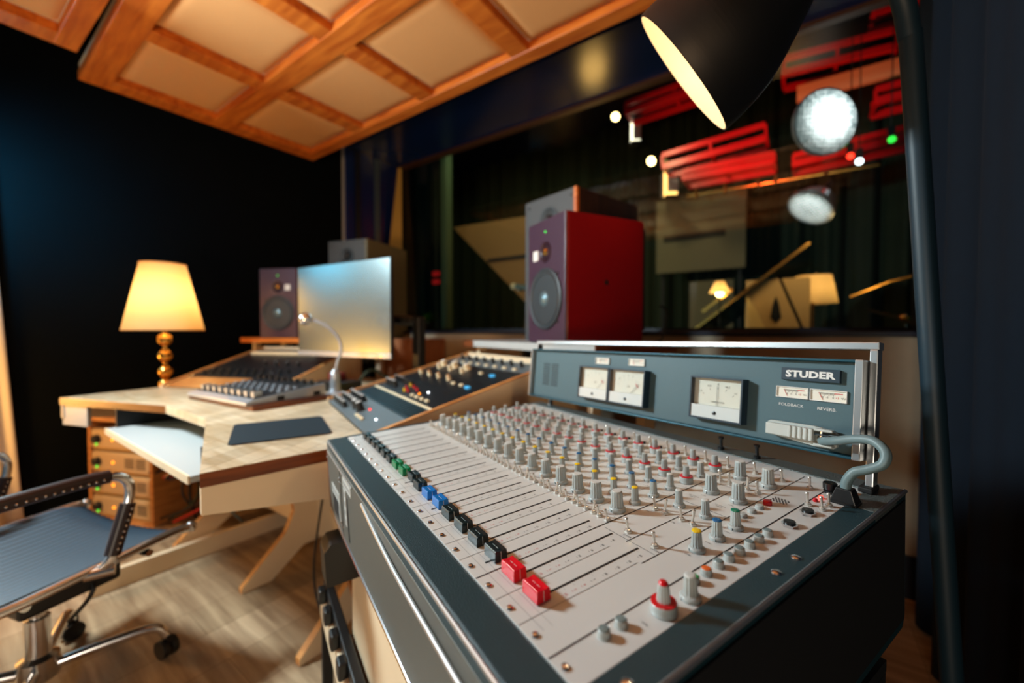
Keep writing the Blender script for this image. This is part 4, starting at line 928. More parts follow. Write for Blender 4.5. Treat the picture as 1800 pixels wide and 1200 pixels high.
# ------------------------------------------------------------------ loudspeakers
def psi_speaker(x, y, rz, z, label, side=-1):
    """origin at the front lower corner nearest the room's centre line; x width, y depth"""
    t = thing('studio_speaker', label, 'speaker', mx=Matrix.Translation((x, y, z)) @ RZ(rz), group='burgundy studio speakers')
    w, d, h = 0.285, 0.38, 0.492
    MB().box(-w/2, w/2, 0.008, d, 0, h, m_psi).build('cabinet', t, smooth=0, bevel=0.008, seg=3)
    MB().box(-w/2+0.002, w/2-0.002, 0.0, 0.0085, 0.002, h-0.002, m_psifront).build('front_baffle', t, smooth=0, bevel=0.003)
    fy = lambda xx, zz, yy=0.0: align((0, -1, 0), (xx, yy, zz))
    wf = MB(); wf.lathe([(0.122, 0), (0.122, 0.006), (0.115, 0.009), (0.108, 0.007)], m_surround, 40, fy(0, 0.175))
    wf.build('woofer_frame', t)
    wc = MB(); wc.lathe([(0.108, 0.006), (0.104, 0.010), (0.097, 0.010), (0.092, 0.003), (0.040, -0.028), (0.036, -0.030)], m_cone, 40, fy(0, 0.175), cap0=False, mats=[m_surround, m_surround, m_surround, m_cone, m_cone])
    wc.sphere(0.040, m_cone, fy(0, 0.175, 0.012), 24, 12, 0.75); wc.build('woofer', t)
    tw = MB(); tw.lathe([(0.042, 0), (0.042, 0.003), (0.034, 0.002), (0.018, -0.006)], mat('tweeter_plate', srgb(50, 30, 40), 0.25), 30, fy(0.0, 0.36)); tw.sphere(0.017, m_brass, fy(0, 0.36, 0.006), 18, 10); tw.build('tweeter', t)
    MB().box(side*0.075-0.02, side*0.075+0.02, -0.002, 0.0, 0.335, 0.375, m_white).build('badge', t, smooth=0)
    MB().lathe([(0.004, 0), (0.003, 0.002)], g_green, 10, fy(0.0, 0.44)).build('power_light', t)
    for a in range(4):
        an = math.radians(45+90*a); MB().lathe([(0.006, 0), (0.005, 0.003)], m_black, 10, fy(0.130*math.cos(an), 0.175+0.130*math.sin(an))).build('bolt', t)
    MB().lathe([(0.010, 0), (0.010, 0.001), (0.006, 0.0015)], m_black, 16, align((1, 0, 0), (w/2, 0.19, 0.235))).build('side_insert', t)
    MB().box(-w/2+0.01, w/2-0.01, d, d+0.02, 0.05, h-0.03, m_blackmat).build('amplifier_plate', t, smooth=0, bevel=0.004)
    return t
# front corners measured on the shelf
pa, pb = Vector((0.195, 1.50)), Vector((0.070, 1.755))
c0 = (pa+pb)/2
rzR = math.atan2(pa.y-pb.y, pa.x-pb.x)
psi_speaker(c0.x, c0.y, rzR, 1.0515, 'burgundy two-way speaker on the white shelf in front of the window')
rel = ROOM.inverted() @ Vector((c0.x, c0.y, 0)); cL = ROOM @ Vector((-rel.x, rel.y, 0))
psi_speaker(cL.x, cL.y, -(rzR-ROOM_RZ)+ROOM_RZ, 1.0515, 'burgundy two-way speaker on the orange edged shelf against the dark wall', 1)
def big_speaker(x, y, rz, label, side_m, edge_m):
    t = thing('main_speaker', label, 'speaker', mx=Matrix.Translation((x, y, 0)) @ RZ(rz), group='tall grey main speakers')
    w, d, z0, z1 = 0.365, 0.50, 0.86, 1.785
    MB().box(-w/2, w/2, 0.02, d, z0, z1, side_m).build('cabinet', t, smooth=0, bevel=0.004)
    MB().box(-w/2, w/2-0.018, 0.0, 0.02, z0, z1, m_greyfront).build('front_baffle', t, smooth=0, bevel=0.003)
    MB().box(w/2-0.018, w/2, 0.0, 0.02, z0, z1, edge_m).build('edge_trim', t, smooth=0, bevel=0.002)
    fy = lambda xx, zz, yy=0.0: align((0, -1, 0), (xx, yy, zz))
    h = MB(); h.lathe([(0.062, 0), (0.062, 0.005), (0.050, 0.006), (0.030, -0.004)], m_surround, 30, fy(0, 1.665)); h.sphere(0.024, m_black, fy(0, 1.665, 0.004), 18, 10); h.build('tweeter', t)
    wf = MB(); wf.lathe([(0.15, 0), (0.15, 0.006), (0.135, 0.008), (0.12, 0.002), (0.05, -0.012)], m_surround, 40, fy(0, 1.32)); wf.sphere(0.05, m_cone, fy(0, 1.32, 0.012), 20, 10, 0.6); wf.build('woofer', t)
    for sx in (-1, 1): MB().lathe([(0.007, 0), (0.006, 0.003)], m_black, 10, fy(sx*0.15, 1.75)).build('bolt', t)
    s = MB(); s.box(-0.14, 0.14, 0.06, 0.42, 0.84, 0.86, m_blackmat); s.box(-0.05, 0.05, 0.18, 0.30, 0.03, 0.84, m_blackmat); s.box(-0.17, 0.17, 0.03, 0.45, 0.0, 0.03, m_blackmat); s.build('stand', t, smooth=0)
    return t
qa, qb = Vector((0.299, 1.95)), Vector((0.0774, 2.22)); qc = (qa+qb)/2; rzq = math.atan2(qa.y-qb.y, qa.x-qb.x)
big_speaker(qc.x, qc.y, rzq, 'tall grey-fronted speaker with dark walnut side behind the burgundy speaker by the window', m_walnut, m_pine)
rel = ROOM.inverted() @ Vector((qc.x, qc.y, 0)); qL = ROOM @ Vector((-rel.x, rel.y, 0))
big_speaker(qL.x, qL.y, -(rzq-ROOM_RZ)+ROOM_RZ, 'tall grey speaker with olive grey side behind the computer monitor', m_greyside, m_greyside)

# ------------------------------------------------------------------ lamp-side rack and table lamp
rx = Vector((0.97, -0.234, 0)).normalized()
rmx = Matrix.Translation((-2.475, 2.364, 0)) @ RZ(math.atan2(rx.y, rx.x))
rk = thing('gear_rack', 'oak gear rack under the lamp-side end of the desk', 'rack', mx=rmx)
RWd, RH = 0.49, 0.60
MB().box(0, 0.02, 0, 0.42, 0, RH, m_oak).build('side_panel', rk, smooth=0, bevel=0.002); MB().box(RWd-0.02, RWd, 0, 0.42, 0, RH, m_oak).build('side_panel', rk, smooth=0, bevel=0.002)
MB().box(0.02, RWd-0.02, 0, 0.42, RH-0.02, RH, m_oak).build('top_board', rk, smooth=0); MB().box(0.02, RWd-0.02, 0, 0.42, 0.0, 0.02, m_oak).build('bottom_board', rk, smooth=0)
MB().box(0.02, RWd-0.02, 0.40, 0.42, 0.02, RH-0.02, m_oak).build('back_panel', rk, smooth=0)
names = ['lowest', 'second lowest', 'middle', 'topmost']
for k in range(4):
    z0 = 0.035+0.130*k
    a = thing('power_amplifier', 'champagne rack amplifier, %s of four in the oak rack' % names[k], 'amplifier', mx=rmx @ T(0.022, 0.012, z0), group='champagne amplifiers in the oak rack')
    MB().box(0, RWd-0.044, 0, 0.36, -0.0145 if k == 0 else -0.0135, 0.105, m_amp).build('case', a, smooth=0, bevel=0.003)
    MB().box(0.004, RWd-0.048, -0.010, 0.0, 0.002, 0.100, m_amp).build('front_plate', a, smooth=0, bevel=0.003)
    MB().lathe([(0.024, 0), (0.022, 0.022), (0.018, 0.025)], m_black, 24, align((0, -1, 0), (0.055, -0.010, 0.052))).build('volume_knob', a)
    for x, g in ((0.045, g_green), (0.17, g_orange)): MB().lathe([(0.007, 0), (0.006, 0.003)], g, 12, align((0, -1, 0), (x, -0.010, 0.018 if g == g_green else 0.05))).build('led', a)
    g = MB()
    for c in range(2):
        for r in range(5): g.box(0.26+c*0.085, 0.33+c*0.085, -0.0108, -0.010, 0.025+r*0.012, 0.031+r*0.012, m_black)
    g.build('vent_slots', a, smooth=0)
lp = thing('table_lamp', 'table lamp with glass balls and pleated warm shade beside the desk', 'lamp', loc=(-2.085, 2.45, RH))
b = MB(); b.lathe([(0.09, 0), (0.09, 0.012), (0.05, 0.022), (0.015, 0.03), (0.012, 0.06)], m_brass, 30); b.build('base', lp)
for z in (0.105, 0.18, 0.256, 0.350, 0.446): MB().sphere(0.040, m_brass, T(0, 0, z), 28, 18).build('ball', lp)
MB().lathe([(0.012, 0.03), (0.012, 0.56)], m_brass, 12).build('stem', lp)
def pleat(k, j): return 1.0+0.012*((k % 2)*2-1)
ss = MB(); ss.lathe([(0.190, 0.505), (0.189, 0.515), (0.1085, 0.890), (0.108, 0.897)], m_shade, 120, I4, pleat, False, False); ss.build('lamp_shade', lp, smooth=60)
sr = MB(); sr.tube([(0.191*math.cos(a*0.1309), 0.191*math.sin(a*0.1309), 0.506) for a in range(48)], 0.004, m_shade, 6, closed=True); sr2 = MB(); sr2.tube([(0.109*math.cos(a*0.1309), 0.109*math.sin(a*0.1309), 0.896) for a in range(48)], 0.004, m_shade, 6, closed=True)
for a in range(3): sr.tube([(0, 0, 0.56), (0.188*math.cos(a*2.094), 0.188*math.sin(a*2.094), 0.51)], 0.0025, m_brass, 6)
sr.build('shade_ring', lp); sr2.build('shade_ring', lp)
MB().sphere(0.032, g_bulb, T(0, 0, 0.64), 18, 12).build('bulb', lp)
def lamp_light(name, loc, power, color, size=0.03):
    return light(name, 'POINT', loc, power, color, None, size)
lamp_light('table_lamp_light', (-2.085, 2.45, RH+0.70), 3.3, (1.0, 0.62, 0.26), 0.035)
# cables hanging beside the rack
for k in range(7):
    x0 = -1.98+0.05*k; y0 = 2.28-0.015*k; m = (m_black, m_black, m_olive, m_black, m_redplastic, m_black, m_cable)[k]
    cable('cable', ['black cable drooping beside the oak rack', 'black cable bunched under the desk', 'olive cable under the desk', 'black looped cable under the desk', 'thin red cable under the desk', 'black cable lying behind the desk leg', 'grey cable under the desk'][k],
          [(x0, y0, 0.62), (x0+0.05*math.sin(k*2), y0+0.02, 0.42), (x0-0.04+0.1*math.sin(k), y0-0.02, 0.30), (x0+0.10, y0+0.03, 0.34), (x0+0.14, y0-0.02, 0.18), (x0+0.2*math.cos(k), y0+0.06, 0.02)], 0.006+0.001*(k % 3), m)
cable('cable', 'black cable bundle along the beige board under the desk', [(-1.60, 2.02, 0.40), (-1.45, 1.98, 0.46), (-1.30, 1.90, 0.43), (-1.15, 1.88, 0.44), (-1.0, 1.80, 0.50)], 0.012, m_black)
cable('cable', 'thin dark cable hanging in a loop from the desk to the floor', [(-0.62, 1.42, 0.74), (-0.66, 1.40, 0.50), (-0.70, 1.42, 0.25), (-0.66, 1.40, 0.10), (-0.60, 1.42, 0.012), (-0.52, 1.5, 0.008)], 0.004, m_black)
tag(MB().box(-0.24, 0.24, -0.14, 0.14, 0.0, 0.11, m_redplastic).build('storage_box', smooth=0, bevel=0.012, mx=Matrix.Translation((-2.30, 1.95, 0)) @ RZ(-0.2)), 'low red storage box on the floor behind the mesh chair', 'box')

# ------------------------------------------------------------------ desk chair
ch = thing('office_chair', 'chrome office chair with ribbed blue grey mesh seat and leather wrapped arms', 'chair', mx=Matrix.Translation((-1.41, 1.19, 0)) @ RZ(math.atan2(-0.32, 0.947)))
def seatfn(u, v):
    x = -0.275+0.55*u; y = -0.24+0.48*v
    rib = 0.0022*math.sin(u*2*math.pi*19.8)
    return (x, y, 0.455-0.028*(1-(2*u-1)**2)+rib+0.02*v*v-0.03*max(0, v-0.86)/0.14)
sm_ = MB().grid(seatfn, 368, 16, m_seat).build('seat', ch, smooth=180); s = sm_.modifiers.new('thickness', 'SOLIDIFY'); s.thickness = 0.008
def backfn(u, v):
    x = -0.275+0.55*u; z = 0.47+0.46*v
    return (x, -0.25-0.13*v-0.03*math.sin(v*3)+0.03*(1-(2*u-1)**2)*-1+0.0022*math.sin(v*2*math.pi*40), z)
bk = MB().grid(backfn, 16, 320, m_backm).build('backrest', ch, smooth=180); s = bk.modifiers.new('thickness', 'SOLIDIFY'); s.thickness = 0.008
for sx in (-1, 1):
    x = sx*0.283
    MB().tube(smooth_path([(x, 0.245, 0.452), (x, 0.19, 0.458), (x, 0.0, 0.448), (x, -0.20, 0.442), (x, -0.275, 0.50), (x, -0.36, 0.75), (x, -0.42, 0.945)], 6), 0.013, m_chrome, 12).build('side_rail', ch)
    MB().sphere(0.017, m_chrome, T(x, 0.248, 0.453), 16, 10).build('rail_cap', ch)
    ax = x+sx*0.035
    arm = MB().tube(smooth_path([(x, 0.005, 0.440), (ax, 0.02, 0.475), (ax, 0.045, 0.56), (ax, 0.065, 0.63), (ax, 0.060, 0.675), (ax, 0.025, 0.700), (ax, -0.05, 0.704), (ax, -0.22, 0.70), (ax, -0.30, 0.685), (x, -0.325, 0.65)], 6), 0.012, m_chrome, 12).build('arm_tube', ch)
    w = MB(); w.tube(smooth_path([(ax, 0.022, 0.483), (ax, 0.045, 0.56), (ax, 0.060, 0.612)], 6), 0.0185, m_leather, 12); w.build('arm_wrap', arm)
    w = MB(); w.tube(smooth_path([(ax, 0.018, 0.7015), (ax, -0.05, 0.705), (ax, -0.22, 0.701), (ax, -0.28, 0.691)], 6), 0.0185, m_leather, 12)
    w.build('arm_pad', arm)
    w = MB()
    for k in range(16): w.sphere(0.003, m_chrome, T(ax+0.019, 0.0-0.016*k, 0.700), 8, 6)
    for k in range(8): w.sphere(0.003, m_chrome, T(ax+0.0185, 0.026+0.0048*k, 0.50+0.014*k), 8, 6)
    w.build('stitching', arm)
    MB().tube([(x-0.004*sx, -0.02, 0.440), (x+0.03*sx, 0.03, 0.440)], 0.016, m_chrome, 12).build('arm_bracket', ch)
MB().tube([(-0.283, 0.13, 0.425), (0.283, 0.13, 0.425)], 0.010, m_chrome, 10).build('cross_bar', ch); MB().tube([(-0.283, -0.13, 0.425), (0.283, -0.13, 0.425)], 0.010, m_chrome, 10).build('cross_bar', ch)
MB().box(-0.10, 0.17, -0.10, 0.12, 0.335, 0.420, m_black).build('tilt_mechanism', ch, smooth=0, bevel=0.012)
MB().tube(smooth_path([(0.06, 0.02, 0.37), (0.16, 0.05, 0.36), (0.17, 0.04, 0.32), (0.09, 0.03, 0.24)], 5), 0.006, m_black, 8).build('lever', ch)
MB().lathe([(0.045, 0.07), (0.045, 0.13), (0.028, 0.14), (0.028, 0.25), (0.018, 0.252), (0.018, 0.345)], m_chrome, 24).build('gas_column', ch)
for k in range(4):
    a = math.radians(53+90*k); c, s = math.cos(a), math.sin(a)
    lg_ = MB().tube(smooth_path([(0.03*c, 0.03*s, 0.095), (0.12*c, 0.12*s, 0.105), (0.235*c, 0.235*s, 0.112), (0.275*c, 0.275*s, 0.100), (0.292*c, 0.292*s, 0.072)], 6), 0.015, m_chrome, 12).build('base_leg', ch)
    cs_ = MB(); M = T(0.292*c, 0.292*s, 0.031) @ RZ(a+0.6)
    for sx in (-1, 1): cs_.lathe([(0.030, -0.009), (0.031, -0.004), (0.031, 0.004), (0.030, 0.009)], m_black, 20, M @ T(sx*0.014, 0, 0) @ RY(math.pi/2))
    cs_.box(-0.007, 0.007, -0.018, 0.018, 0.0, 0.045, m_black, M); cs_.build('castor', lg_)

# ------------------------------------------------------------------ tall black lamp over the console
fl_ = thing('floor_lamp', 'tall black floor lamp with bell shade hanging over the console', 'lamp', loc=(0.815, 0.70, 0))
def P3(x, y, z): return (x-0.815, y-0.70, z)
MB().lathe([(0.13, 0), (0.13, 0.016), (0.11, 0.022), (0.02, 0.026)], m_lamptube, 36).build('base', fl_)
pth = [P3(0.815, 0.70, 0.02), P3(0.753, 0.70, 0.685), P3(0.679, 0.70, 1.5045), P3(0.668, 0.70, 1.60), P3(0.645, 0.695, 1.665), P3(0.60, 0.69, 1.705), P3(0.545, 0.683, 1.735)]
MB().tube(smooth_path(pth, 10), 0.0155, m_lamptube, 16).build('pole', fl_)
ctr = Vector((0.331, 0.80, 1.592)); axo = Vector((-0.684, 0.48, -0.55)).normalized()
SM = Matrix.Translation(ctr-Vector((0.815, 0.70, 0))) @ (-axo).to_track_quat('Z', 'Y').to_matrix().to_4x4()
outp = [(0.1325, 0.0), (0.1310, 0.03), (0.124, 0.075), (0.110, 0.115), (0.086, 0.160), (0.060, 0.205), (0.048, 0.235), (0.043, 0.275), (0.036, 0.288), (0.020, 0.292)]
outp = [(p.x, p.y) for p in smooth_path([(r, z, 0) for r, z in outp[:-2]], 6)] + outp[-2:]
inp = [(r-0.003, z) for r, z in outp[:-2]]
MB().lathe(outp, m_lampblk, 56, SM, cap0=False).build('lamp_shade', fl_, smooth=50)
shi = MB().lathe(inp+[(0.004, 0.272)], m_shade_in, 56, SM, cap0=False, cap1=False); shi.lathe([(0.1325, 0.0), (0.1295, 0.0)], m_lampblk, 56, SM, cap0=False, cap1=False); so = shi.build('shade_lining', fl_, smooth=50); so['label'] = 'cream white inside of the shade'
MB().sphere(0.028, g_bulb, SM @ T(0, 0, 0.10), 18, 12).build('bulb', fl_)
MB().lathe([(0.030, 0.275), (0.030, 0.315), (0.018, 0.325)], m_lampblk, 24, SM).build('joint', fl_)
bl = ctr - axo*0.075
lamp_light('floor_lamp_light', tuple(bl), 6.5, (1.0, 0.70, 0.40), 0.028)

# ------------------------------------------------------------------ wooden case against the wall below the window
wc_ = thing('wooden_crate', 'pinkish wooden crate against the wall below the studio window', 'crate', mx=ROOM @ T(-0.52, 1.735, 0))
MB().box(-0.2, 0.2, -0.30, 0, 0, 1.04, wood('crate_wood', srgb(176, 116, 78), srgb(140, 84, 54), (10, 10, 1.2), 3)).build('body', wc_, smooth=0, bevel=0.004)
for z in (0.5, 0.95): MB().box(-0.205, 0.205, -0.305, -0.29, z, z+0.05, MATS['crate_wood']).build('batten', wc_, smooth=0, bevel=0.003)

# ------------------------------------------------------------------ the live room beyond the glass (room frame)
room_obj('live_floor', MB().box(-4.5, 4.6, GL_N+0.06, 7.0, -0.05, 0.0, m_livefloor))
room_obj('live_ceiling', MB().box(-4.5, 4.6, GL_N+0.06, 7.0, 4.6, 4.7, m_concrete))
room_obj('live_wall_back', MB().box(-4.5, 4.6, 7.0, 7.1, 0, 4.7, m_blackmat))
room_obj('live_wall_left', MB().box(-4.6, -4.5, GL_N+0.06, 7.1, 0, 4.7, m_blackmat))
room_obj('live_wall_right', MB().box(4.6, 4.7, GL_N+0.06, 7.1, 0, 4.7, m_blackmat))
drape('stage_curtain', [(-4.3, 5.9), (4.4, 5.9)], 0.02, 4.4, 0.09, 26, m_olive, 'wide dark olive stage curtain along the back of the live room', nu=500)
drape('stage_curtain', [(-3.9, 4.6), (-2.1, 3.6)], 0.02, 4.2, 0.05, 7, m_olive, 'dark green drape behind the glass near the grey speaker')
def live(name, label, cat, w, n, z, rz=0, group=None): return thing(name, label, cat, mx=ROOM @ T(w, n, z) @ RZ(rz), group=group)
def truss(label, w0, z0, w1, z1, n, h=0.10, dep=0.30, m=m_redtruss):
    L = math.hypot(w1-w0, z1-z0); a = math.atan2(z1-z0, w1-w0)
    t = thing('lighting_truss', label, 'truss', mx=ROOM @ T(w0, n, z0) @ RY(-a), group='red lighting trusses')
    for y in (0, dep):
        MB().box(0, L, y-0.02, y+0.02, -0.032, 0.032, m).box(0, L, y-0.02, y+0.02, h-0.025, h+0.025, m).build('rail', t, smooth=0, bevel=0.003)
    k = max(2, int(L/0.5)); ru = MB()
    for i in range(k+1):
        x = L*i/k; ru.box(x-0.015, x+0.015, 0, dep, -0.012, 0.012, m); ru.box(x-0.012, x+0.012, -0.012, 0.012, 0, h, m)
    ru.build('rungs', t, smooth=0); return t
truss('red truss above the two small warm spotlights', 0.206, 3.66, 1.30, 3.70, 4.2)
truss('long red truss over the round lamp group, upper of the pair', 0.635, 2.93, 1.62, 2.99, 4.2, 0.13)
truss('thin red truss below the long one', 0.848, 2.76, 1.69, 2.75, 4.2, 0.07)
truss('red and orange truss nearest the top of the window', 1.75, 3.56, 2.55, 3.50, 4.2, 0.14)
truss('red truss behind the large round lamp', 1.845, 2.68, 2.75, 2.73, 4.2, 0.08)
truss('short red truss at the upper edge beside the black lamp pole', 2.425, 3.08, 2.95, 3.10, 4.2, 0.10)
truss('red truss at the top corner of the window by the drape', 2.40, 3.85, 3.1, 3.85, 4.2, 0.12)
pp = live('lighting_pipe', 'thin metal lighting pipe with clamps across the live room', 'pipe', 0.905, 4.62, 2.69)
MB().tube([(-0.1, 0, 0), (1.6, 0, -0.03)], 0.018, m_gold, 10).build('pipe', pp)
for x in (0.0, 0.3, 0.62, 0.78, 1.2): MB().tube([(x, 0, -0.045), (x, 0, 0.05)], 0.026, m_gold, 12).build('clamp', pp)
wb_ = live('wood_beam', 'pale wooden board hanging below the top red truss', 'board', 2.0, 4.25, 3.36); MB().box(-0.14, 0.75, 0, 0.05, -0.07, 0.07, m_sand).build('board', wb_, smooth=0)
# round honeycomb lamps
def honey(name, strength, scale, hot=(0.07, 0.07)):
    m = bpy.data.materials.new(name); m.use_nodes = True; nt = m.node_tree; b = nt.nodes['Principled BSDF']
    tc = nt.nodes.new('ShaderNodeTexCoord'); v = nt.nodes.new('ShaderNodeTexVoronoi'); v.inputs['Scale'].default_value = scale; v.inputs['Randomness'].default_value = 0.15
    nt.links.new(tc.outputs['Object'], v.inputs['Vector']); r = nt.nodes.new('ShaderNodeValToRGB')
    r.color_ramp.elements[0].position = 0.15; r.color_ramp.elements[0].color = (0.92, 0.98, 1, 1); r.color_ramp.elements[1].position = 0.62; r.color_ramp.elements[1].color = (0.06, 0.08, 0.09, 1)
    nt.links.new(v.outputs['Distance'], r.inputs[0]); nt.links.new(r.outputs[0], b.inputs['Emission Color'])
    ds = nt.nodes.new('ShaderNodeVectorMath'); ds.operation = 'DISTANCE'; ds.inputs[1].default_value = (hot[0], hot[1], 0); nt.links.new(tc.outputs['Object'], ds.inputs[0])
    mr = nt.nodes.new('ShaderNodeMapRange'); mr.inputs[1].default_value = 0.03; mr.inputs[2].default_value = 0.28; mr.inputs[3].default_value = strength*2.2; mr.inputs[4].default_value = strength*0.28
    nt.links.new(ds.outputs['Value'], mr.inputs[0]); nt.links.new(mr.outputs[0], b.inputs['Emission Strength'])
    b.inputs['Base Color'].default_value = (0.5, 0.55, 0.56, 1); b.inputs['Roughness'].default_value = 0.3
    return m
def round_lamp(label, w, n, z, r, face, strength, scale):
    p = room_pt(w, n, z); d = (ROOM.to_3x3() @ Vector(face)).normalized()
    t = thing('round_stage_lamp', label, 'stage light', mx=align(d, p), group='round stage lamps')
    MB().lathe([(r*0.35, -0.16), (r*0.75, -0.10), (r*1.03, -0.02), (r*1.05, 0.01), (r*0.98, 0.014)], m_silver, 48, cap1=False).build('housing', t)
    hm = honey('honeycomb_lens', strength, scale)
    MB().lathe([(r*0.98, 0.012), (r*0.8, 0.020), (r*0.4, 0.028), (0.002, 0.03)], hm, 48, cap0=False).build('lens', t)
    MB().box(-0.02, 0.02, -0.02, 0.02, -0.26, -0.16, m_black).build('bracket', t, smooth=0)
    return t
round_lamp('large bright round lamp with honeycomb lens near the top of the window', 2.046, 3.2, 2.604, 0.222, (0.579, -0.8155, -0.10), 2.6, 36)
round_lamp('smaller dim round lamp with honeycomb lens, set below the large one as its mirror image', 1.972, 3.2, 2.005, 0.150, (-0.459, -0.466, -0.754), 0.7, 44)  # second lamp built for the mirror image of the large one
for (w_, z_, g, l) in ((2.20, 2.36, 'r', 'tiny red lamp'), (2.25, 2.31, 'w', 'tiny white lamp'), (2.42, 2.42, 'g', 'tiny green lamp')):
    t = live('signal_light', l+' on the rigging beside the round stage lamps', 'light', w_, 3.3, z_); MB().sphere(0.022, dict(r=g_red, w=g_white, g=g_green)[g], I4, 14, 10).build('bulb', t); MB().box(-0.02, 0.02, 0.015, 0.06, -0.015, 0.10, m_black).build('bracket', t, smooth=0); MB().tube([(0, 0.04, 0.09), (0, 0.04, 4.6-z_)], 0.004, m_blackmat, 6).build('hanging_rod', t)
def spot(label, w, n, z, warm=14):
    t = live('warm_spotlight', label, 'spotlight', w, n, z, 0.3, 'small warm spotlights')
    M = align((0.3, -1, -0.25))
    MB().lathe([(0.035, -0.16), (0.05, -0.12), (0.055, 0.0), (0.050, 0.004)], m_black, 24, M, cap1=False).build('housing', t); MB().lathe([(0.049, -0.01), (0.03, 0.004), (0.002, 0.008)], g_warm, 20, M, cap0=False).build('lens', t)
    MB().tube([(0, 0.05, 0.0), (0, 0.05, 0.20)], 0.010, m_black, 8).build('yoke', t)
spot('upper warm spotlight, just right of the navy window lining glow', -0.036, 4.5, 3.815); spot('lower warm spotlight, next to the long red truss', 0.419, 4.5, 3.15)
def barn(label, w, n, z, s, g):
    t = live('barn_door_lamp', label, 'stage light', w, n, z, 0.5, 'lamps with barn doors')
    b = MB(); b.box(-0.06*s, 0.06*s, 0.0, 0.14*s, -0.10*s, 0.10*s, m_silver); b.build('housing', t, smooth=0, bevel=0.006)
    MB().box(-0.065*s, -0.035*s, -0.012, 0.0, -0.14*s, 0.14*s, g).build('lit_reflector', t, smooth=0, bevel=0.004)
    MB().box(-0.035*s, 0.05*s, -0.012, 0.0, -0.15*s, -0.09*s, g).build('lit_reflector', t, smooth=0, bevel=0.004)
    for q in (-1, 1): MB().box(-0.07*s, 0.07*s, -0.10*s, 0.0, q*0.15*s-0.004, q*0.15*s+0.004, m_black).build('barn_door', t, smooth=0)
barn('small stage lamp with barn doors below the upper warm spotlight', 0.228, 4.5, 3.549, 1.0, glow('lit_pale', srgb(255, 244, 214), 3.0))
barn('large stage lamp with glowing orange barn doors above the burgundy speaker', 0.653, 4.5, 2.86, 1.35, glow('lit_amber', srgb(255, 196, 110), 2.6))
# acoustic panel and other upright pieces
t = live('sound_absorber', 'tall grey beige wall panel in the live room right of the speaker', 'panel', 0.86, 5.0, 0); MB().box(-0.52, 0.52, 0, 0.08, 1.85, 2.80, m_livepanel).build('panel', t, smooth=0, bevel=0.01)
MB().box(-0.42, 0.30, -0.01, 0, 2.25, 2.33, mat('panel_dark_slot', srgb(46, 42, 34), 0.9)).build('slot', t, smooth=0)
MB().box(-0.10, 0.40, 0, 0.08, 1.12, 1.72, m_livepanel).build('lower_panel', t, smooth=0, bevel=0.01)
for x in (-0.45, 0.45): MB().box(x-0.02, x+0.02, 0.08, 0.12, 0, 1.9, m_blackmat).build('leg', t, smooth=0)
t = live('slanted_reflection', 'slanting brown sheet standing for a mirror image in the glass left of the speakers', 'panel', 0, 3.4, 0)  # brown sheet built in place of a mirror image in the window
MB().prism([(-1.777, 2.44), (-0.62, 1.40), (-0.60, 2.40)], 0, 0.04, mat('slant_brown', srgb(150, 106, 62), 0.8), Matrix(((1, 0, 0, 0), (0, 0, -1, 0), (0, 1, 0, 0), (0, 0, 0, 1)))).build('panel', t, smooth=0, bevel=0.006)
MB().box(-1.2, -0.62, -0.05, -0.041, 1.93, 1.97, m_blackmat).build('batten', t, smooth=0)
MB().box(-0.66, -0.62, 0, 0.04, 0, 1.45, m_blackmat).build('support_post', t, smooth=0)
t = live('structural_post', 'greenish vertical post behind the glass left of centre', 'post', -1.54, 3.0, 0); MB().box(-0.05, 0.05, -0.05, 0.05, 0, 3.6, mat('post_green', srgb(70, 84, 62), 0.6)).build('post', t, smooth=0, bevel=0.01)
A_, B_ = Vector((-1.612, 2.10)), Vector((-1.545, 2.330)); d_ = (B_-A_).normalized()
npm = ROOM @ Matrix(((d_.x, 0, d_.y, A_.x), (d_.y, 0, -d_.x, A_.y), (0, 1, 0, 0), (0, 0, 0, 1)))
tag(MB().prism([(0.0, SILL), (0.24, SILL), (0.24, 2.81), (0.205, 2.81)], 0, 0.012, mat('ochre_cloth', srgb(206, 170, 92), 0.8)).build('narrow_panel', smooth=0, bevel=0.003, mx=npm), 'tall tapering ochre panel in the deep window opening at the dark corner', 'panel')
t = live('potted_plant', 'small green plant behind the glass beside the grey speaker', 'plant', -1.93, 3.05, 1.10)
pb_ = MB(); rp = random.Random(4)
for k in range(46):
    a = rp.uniform(0, 6.28); l = rp.uniform(0.10, 0.22); e_ = rp.uniform(0.3, 1.2); d = Vector((math.cos(a)*math.cos(e_), math.sin(a)*math.cos(e_), math.sin(e_))); sd = Vector((-d.y, d.x, 0)).normalized()*0.018
    p0 = Vector((0, 0, 0.10)); pm_ = p0+d*l*0.6; pe = p0+d*l-Vector((0, 0, 0.02))
    pb_.add([tuple(p0), tuple(pm_+sd), tuple(pe), tuple(pm_-sd)], [(0, 1, 2, 3)], m_plant)
pb_.build('leaves', t, smooth=180); MB().lathe([(0.05, 0), (0.07, 0.10), (0.065, 0.11)], m_black, 20).build('pot', t); MB().lathe([(0.12, -1.10), (0.03, -1.06), (0.03, -0.03), (0.11, -0.02), (0.11, 0.0)], m_black, 20).build('stand', t)
for k, z_ in enumerate((1.80, 1.70)):
    t = live('signal_light', 'dim red signal lamp, %s of the pair behind the glass' % ('upper', 'lower')[k], 'light', -1.735, 3.0, z_); MB().box(-0.05, 0.05, 0, 0.03, -0.025, 0.025, glow('dim_red', srgb(150, 16, 16), 0.5)).build('lamp', t, smooth=0)
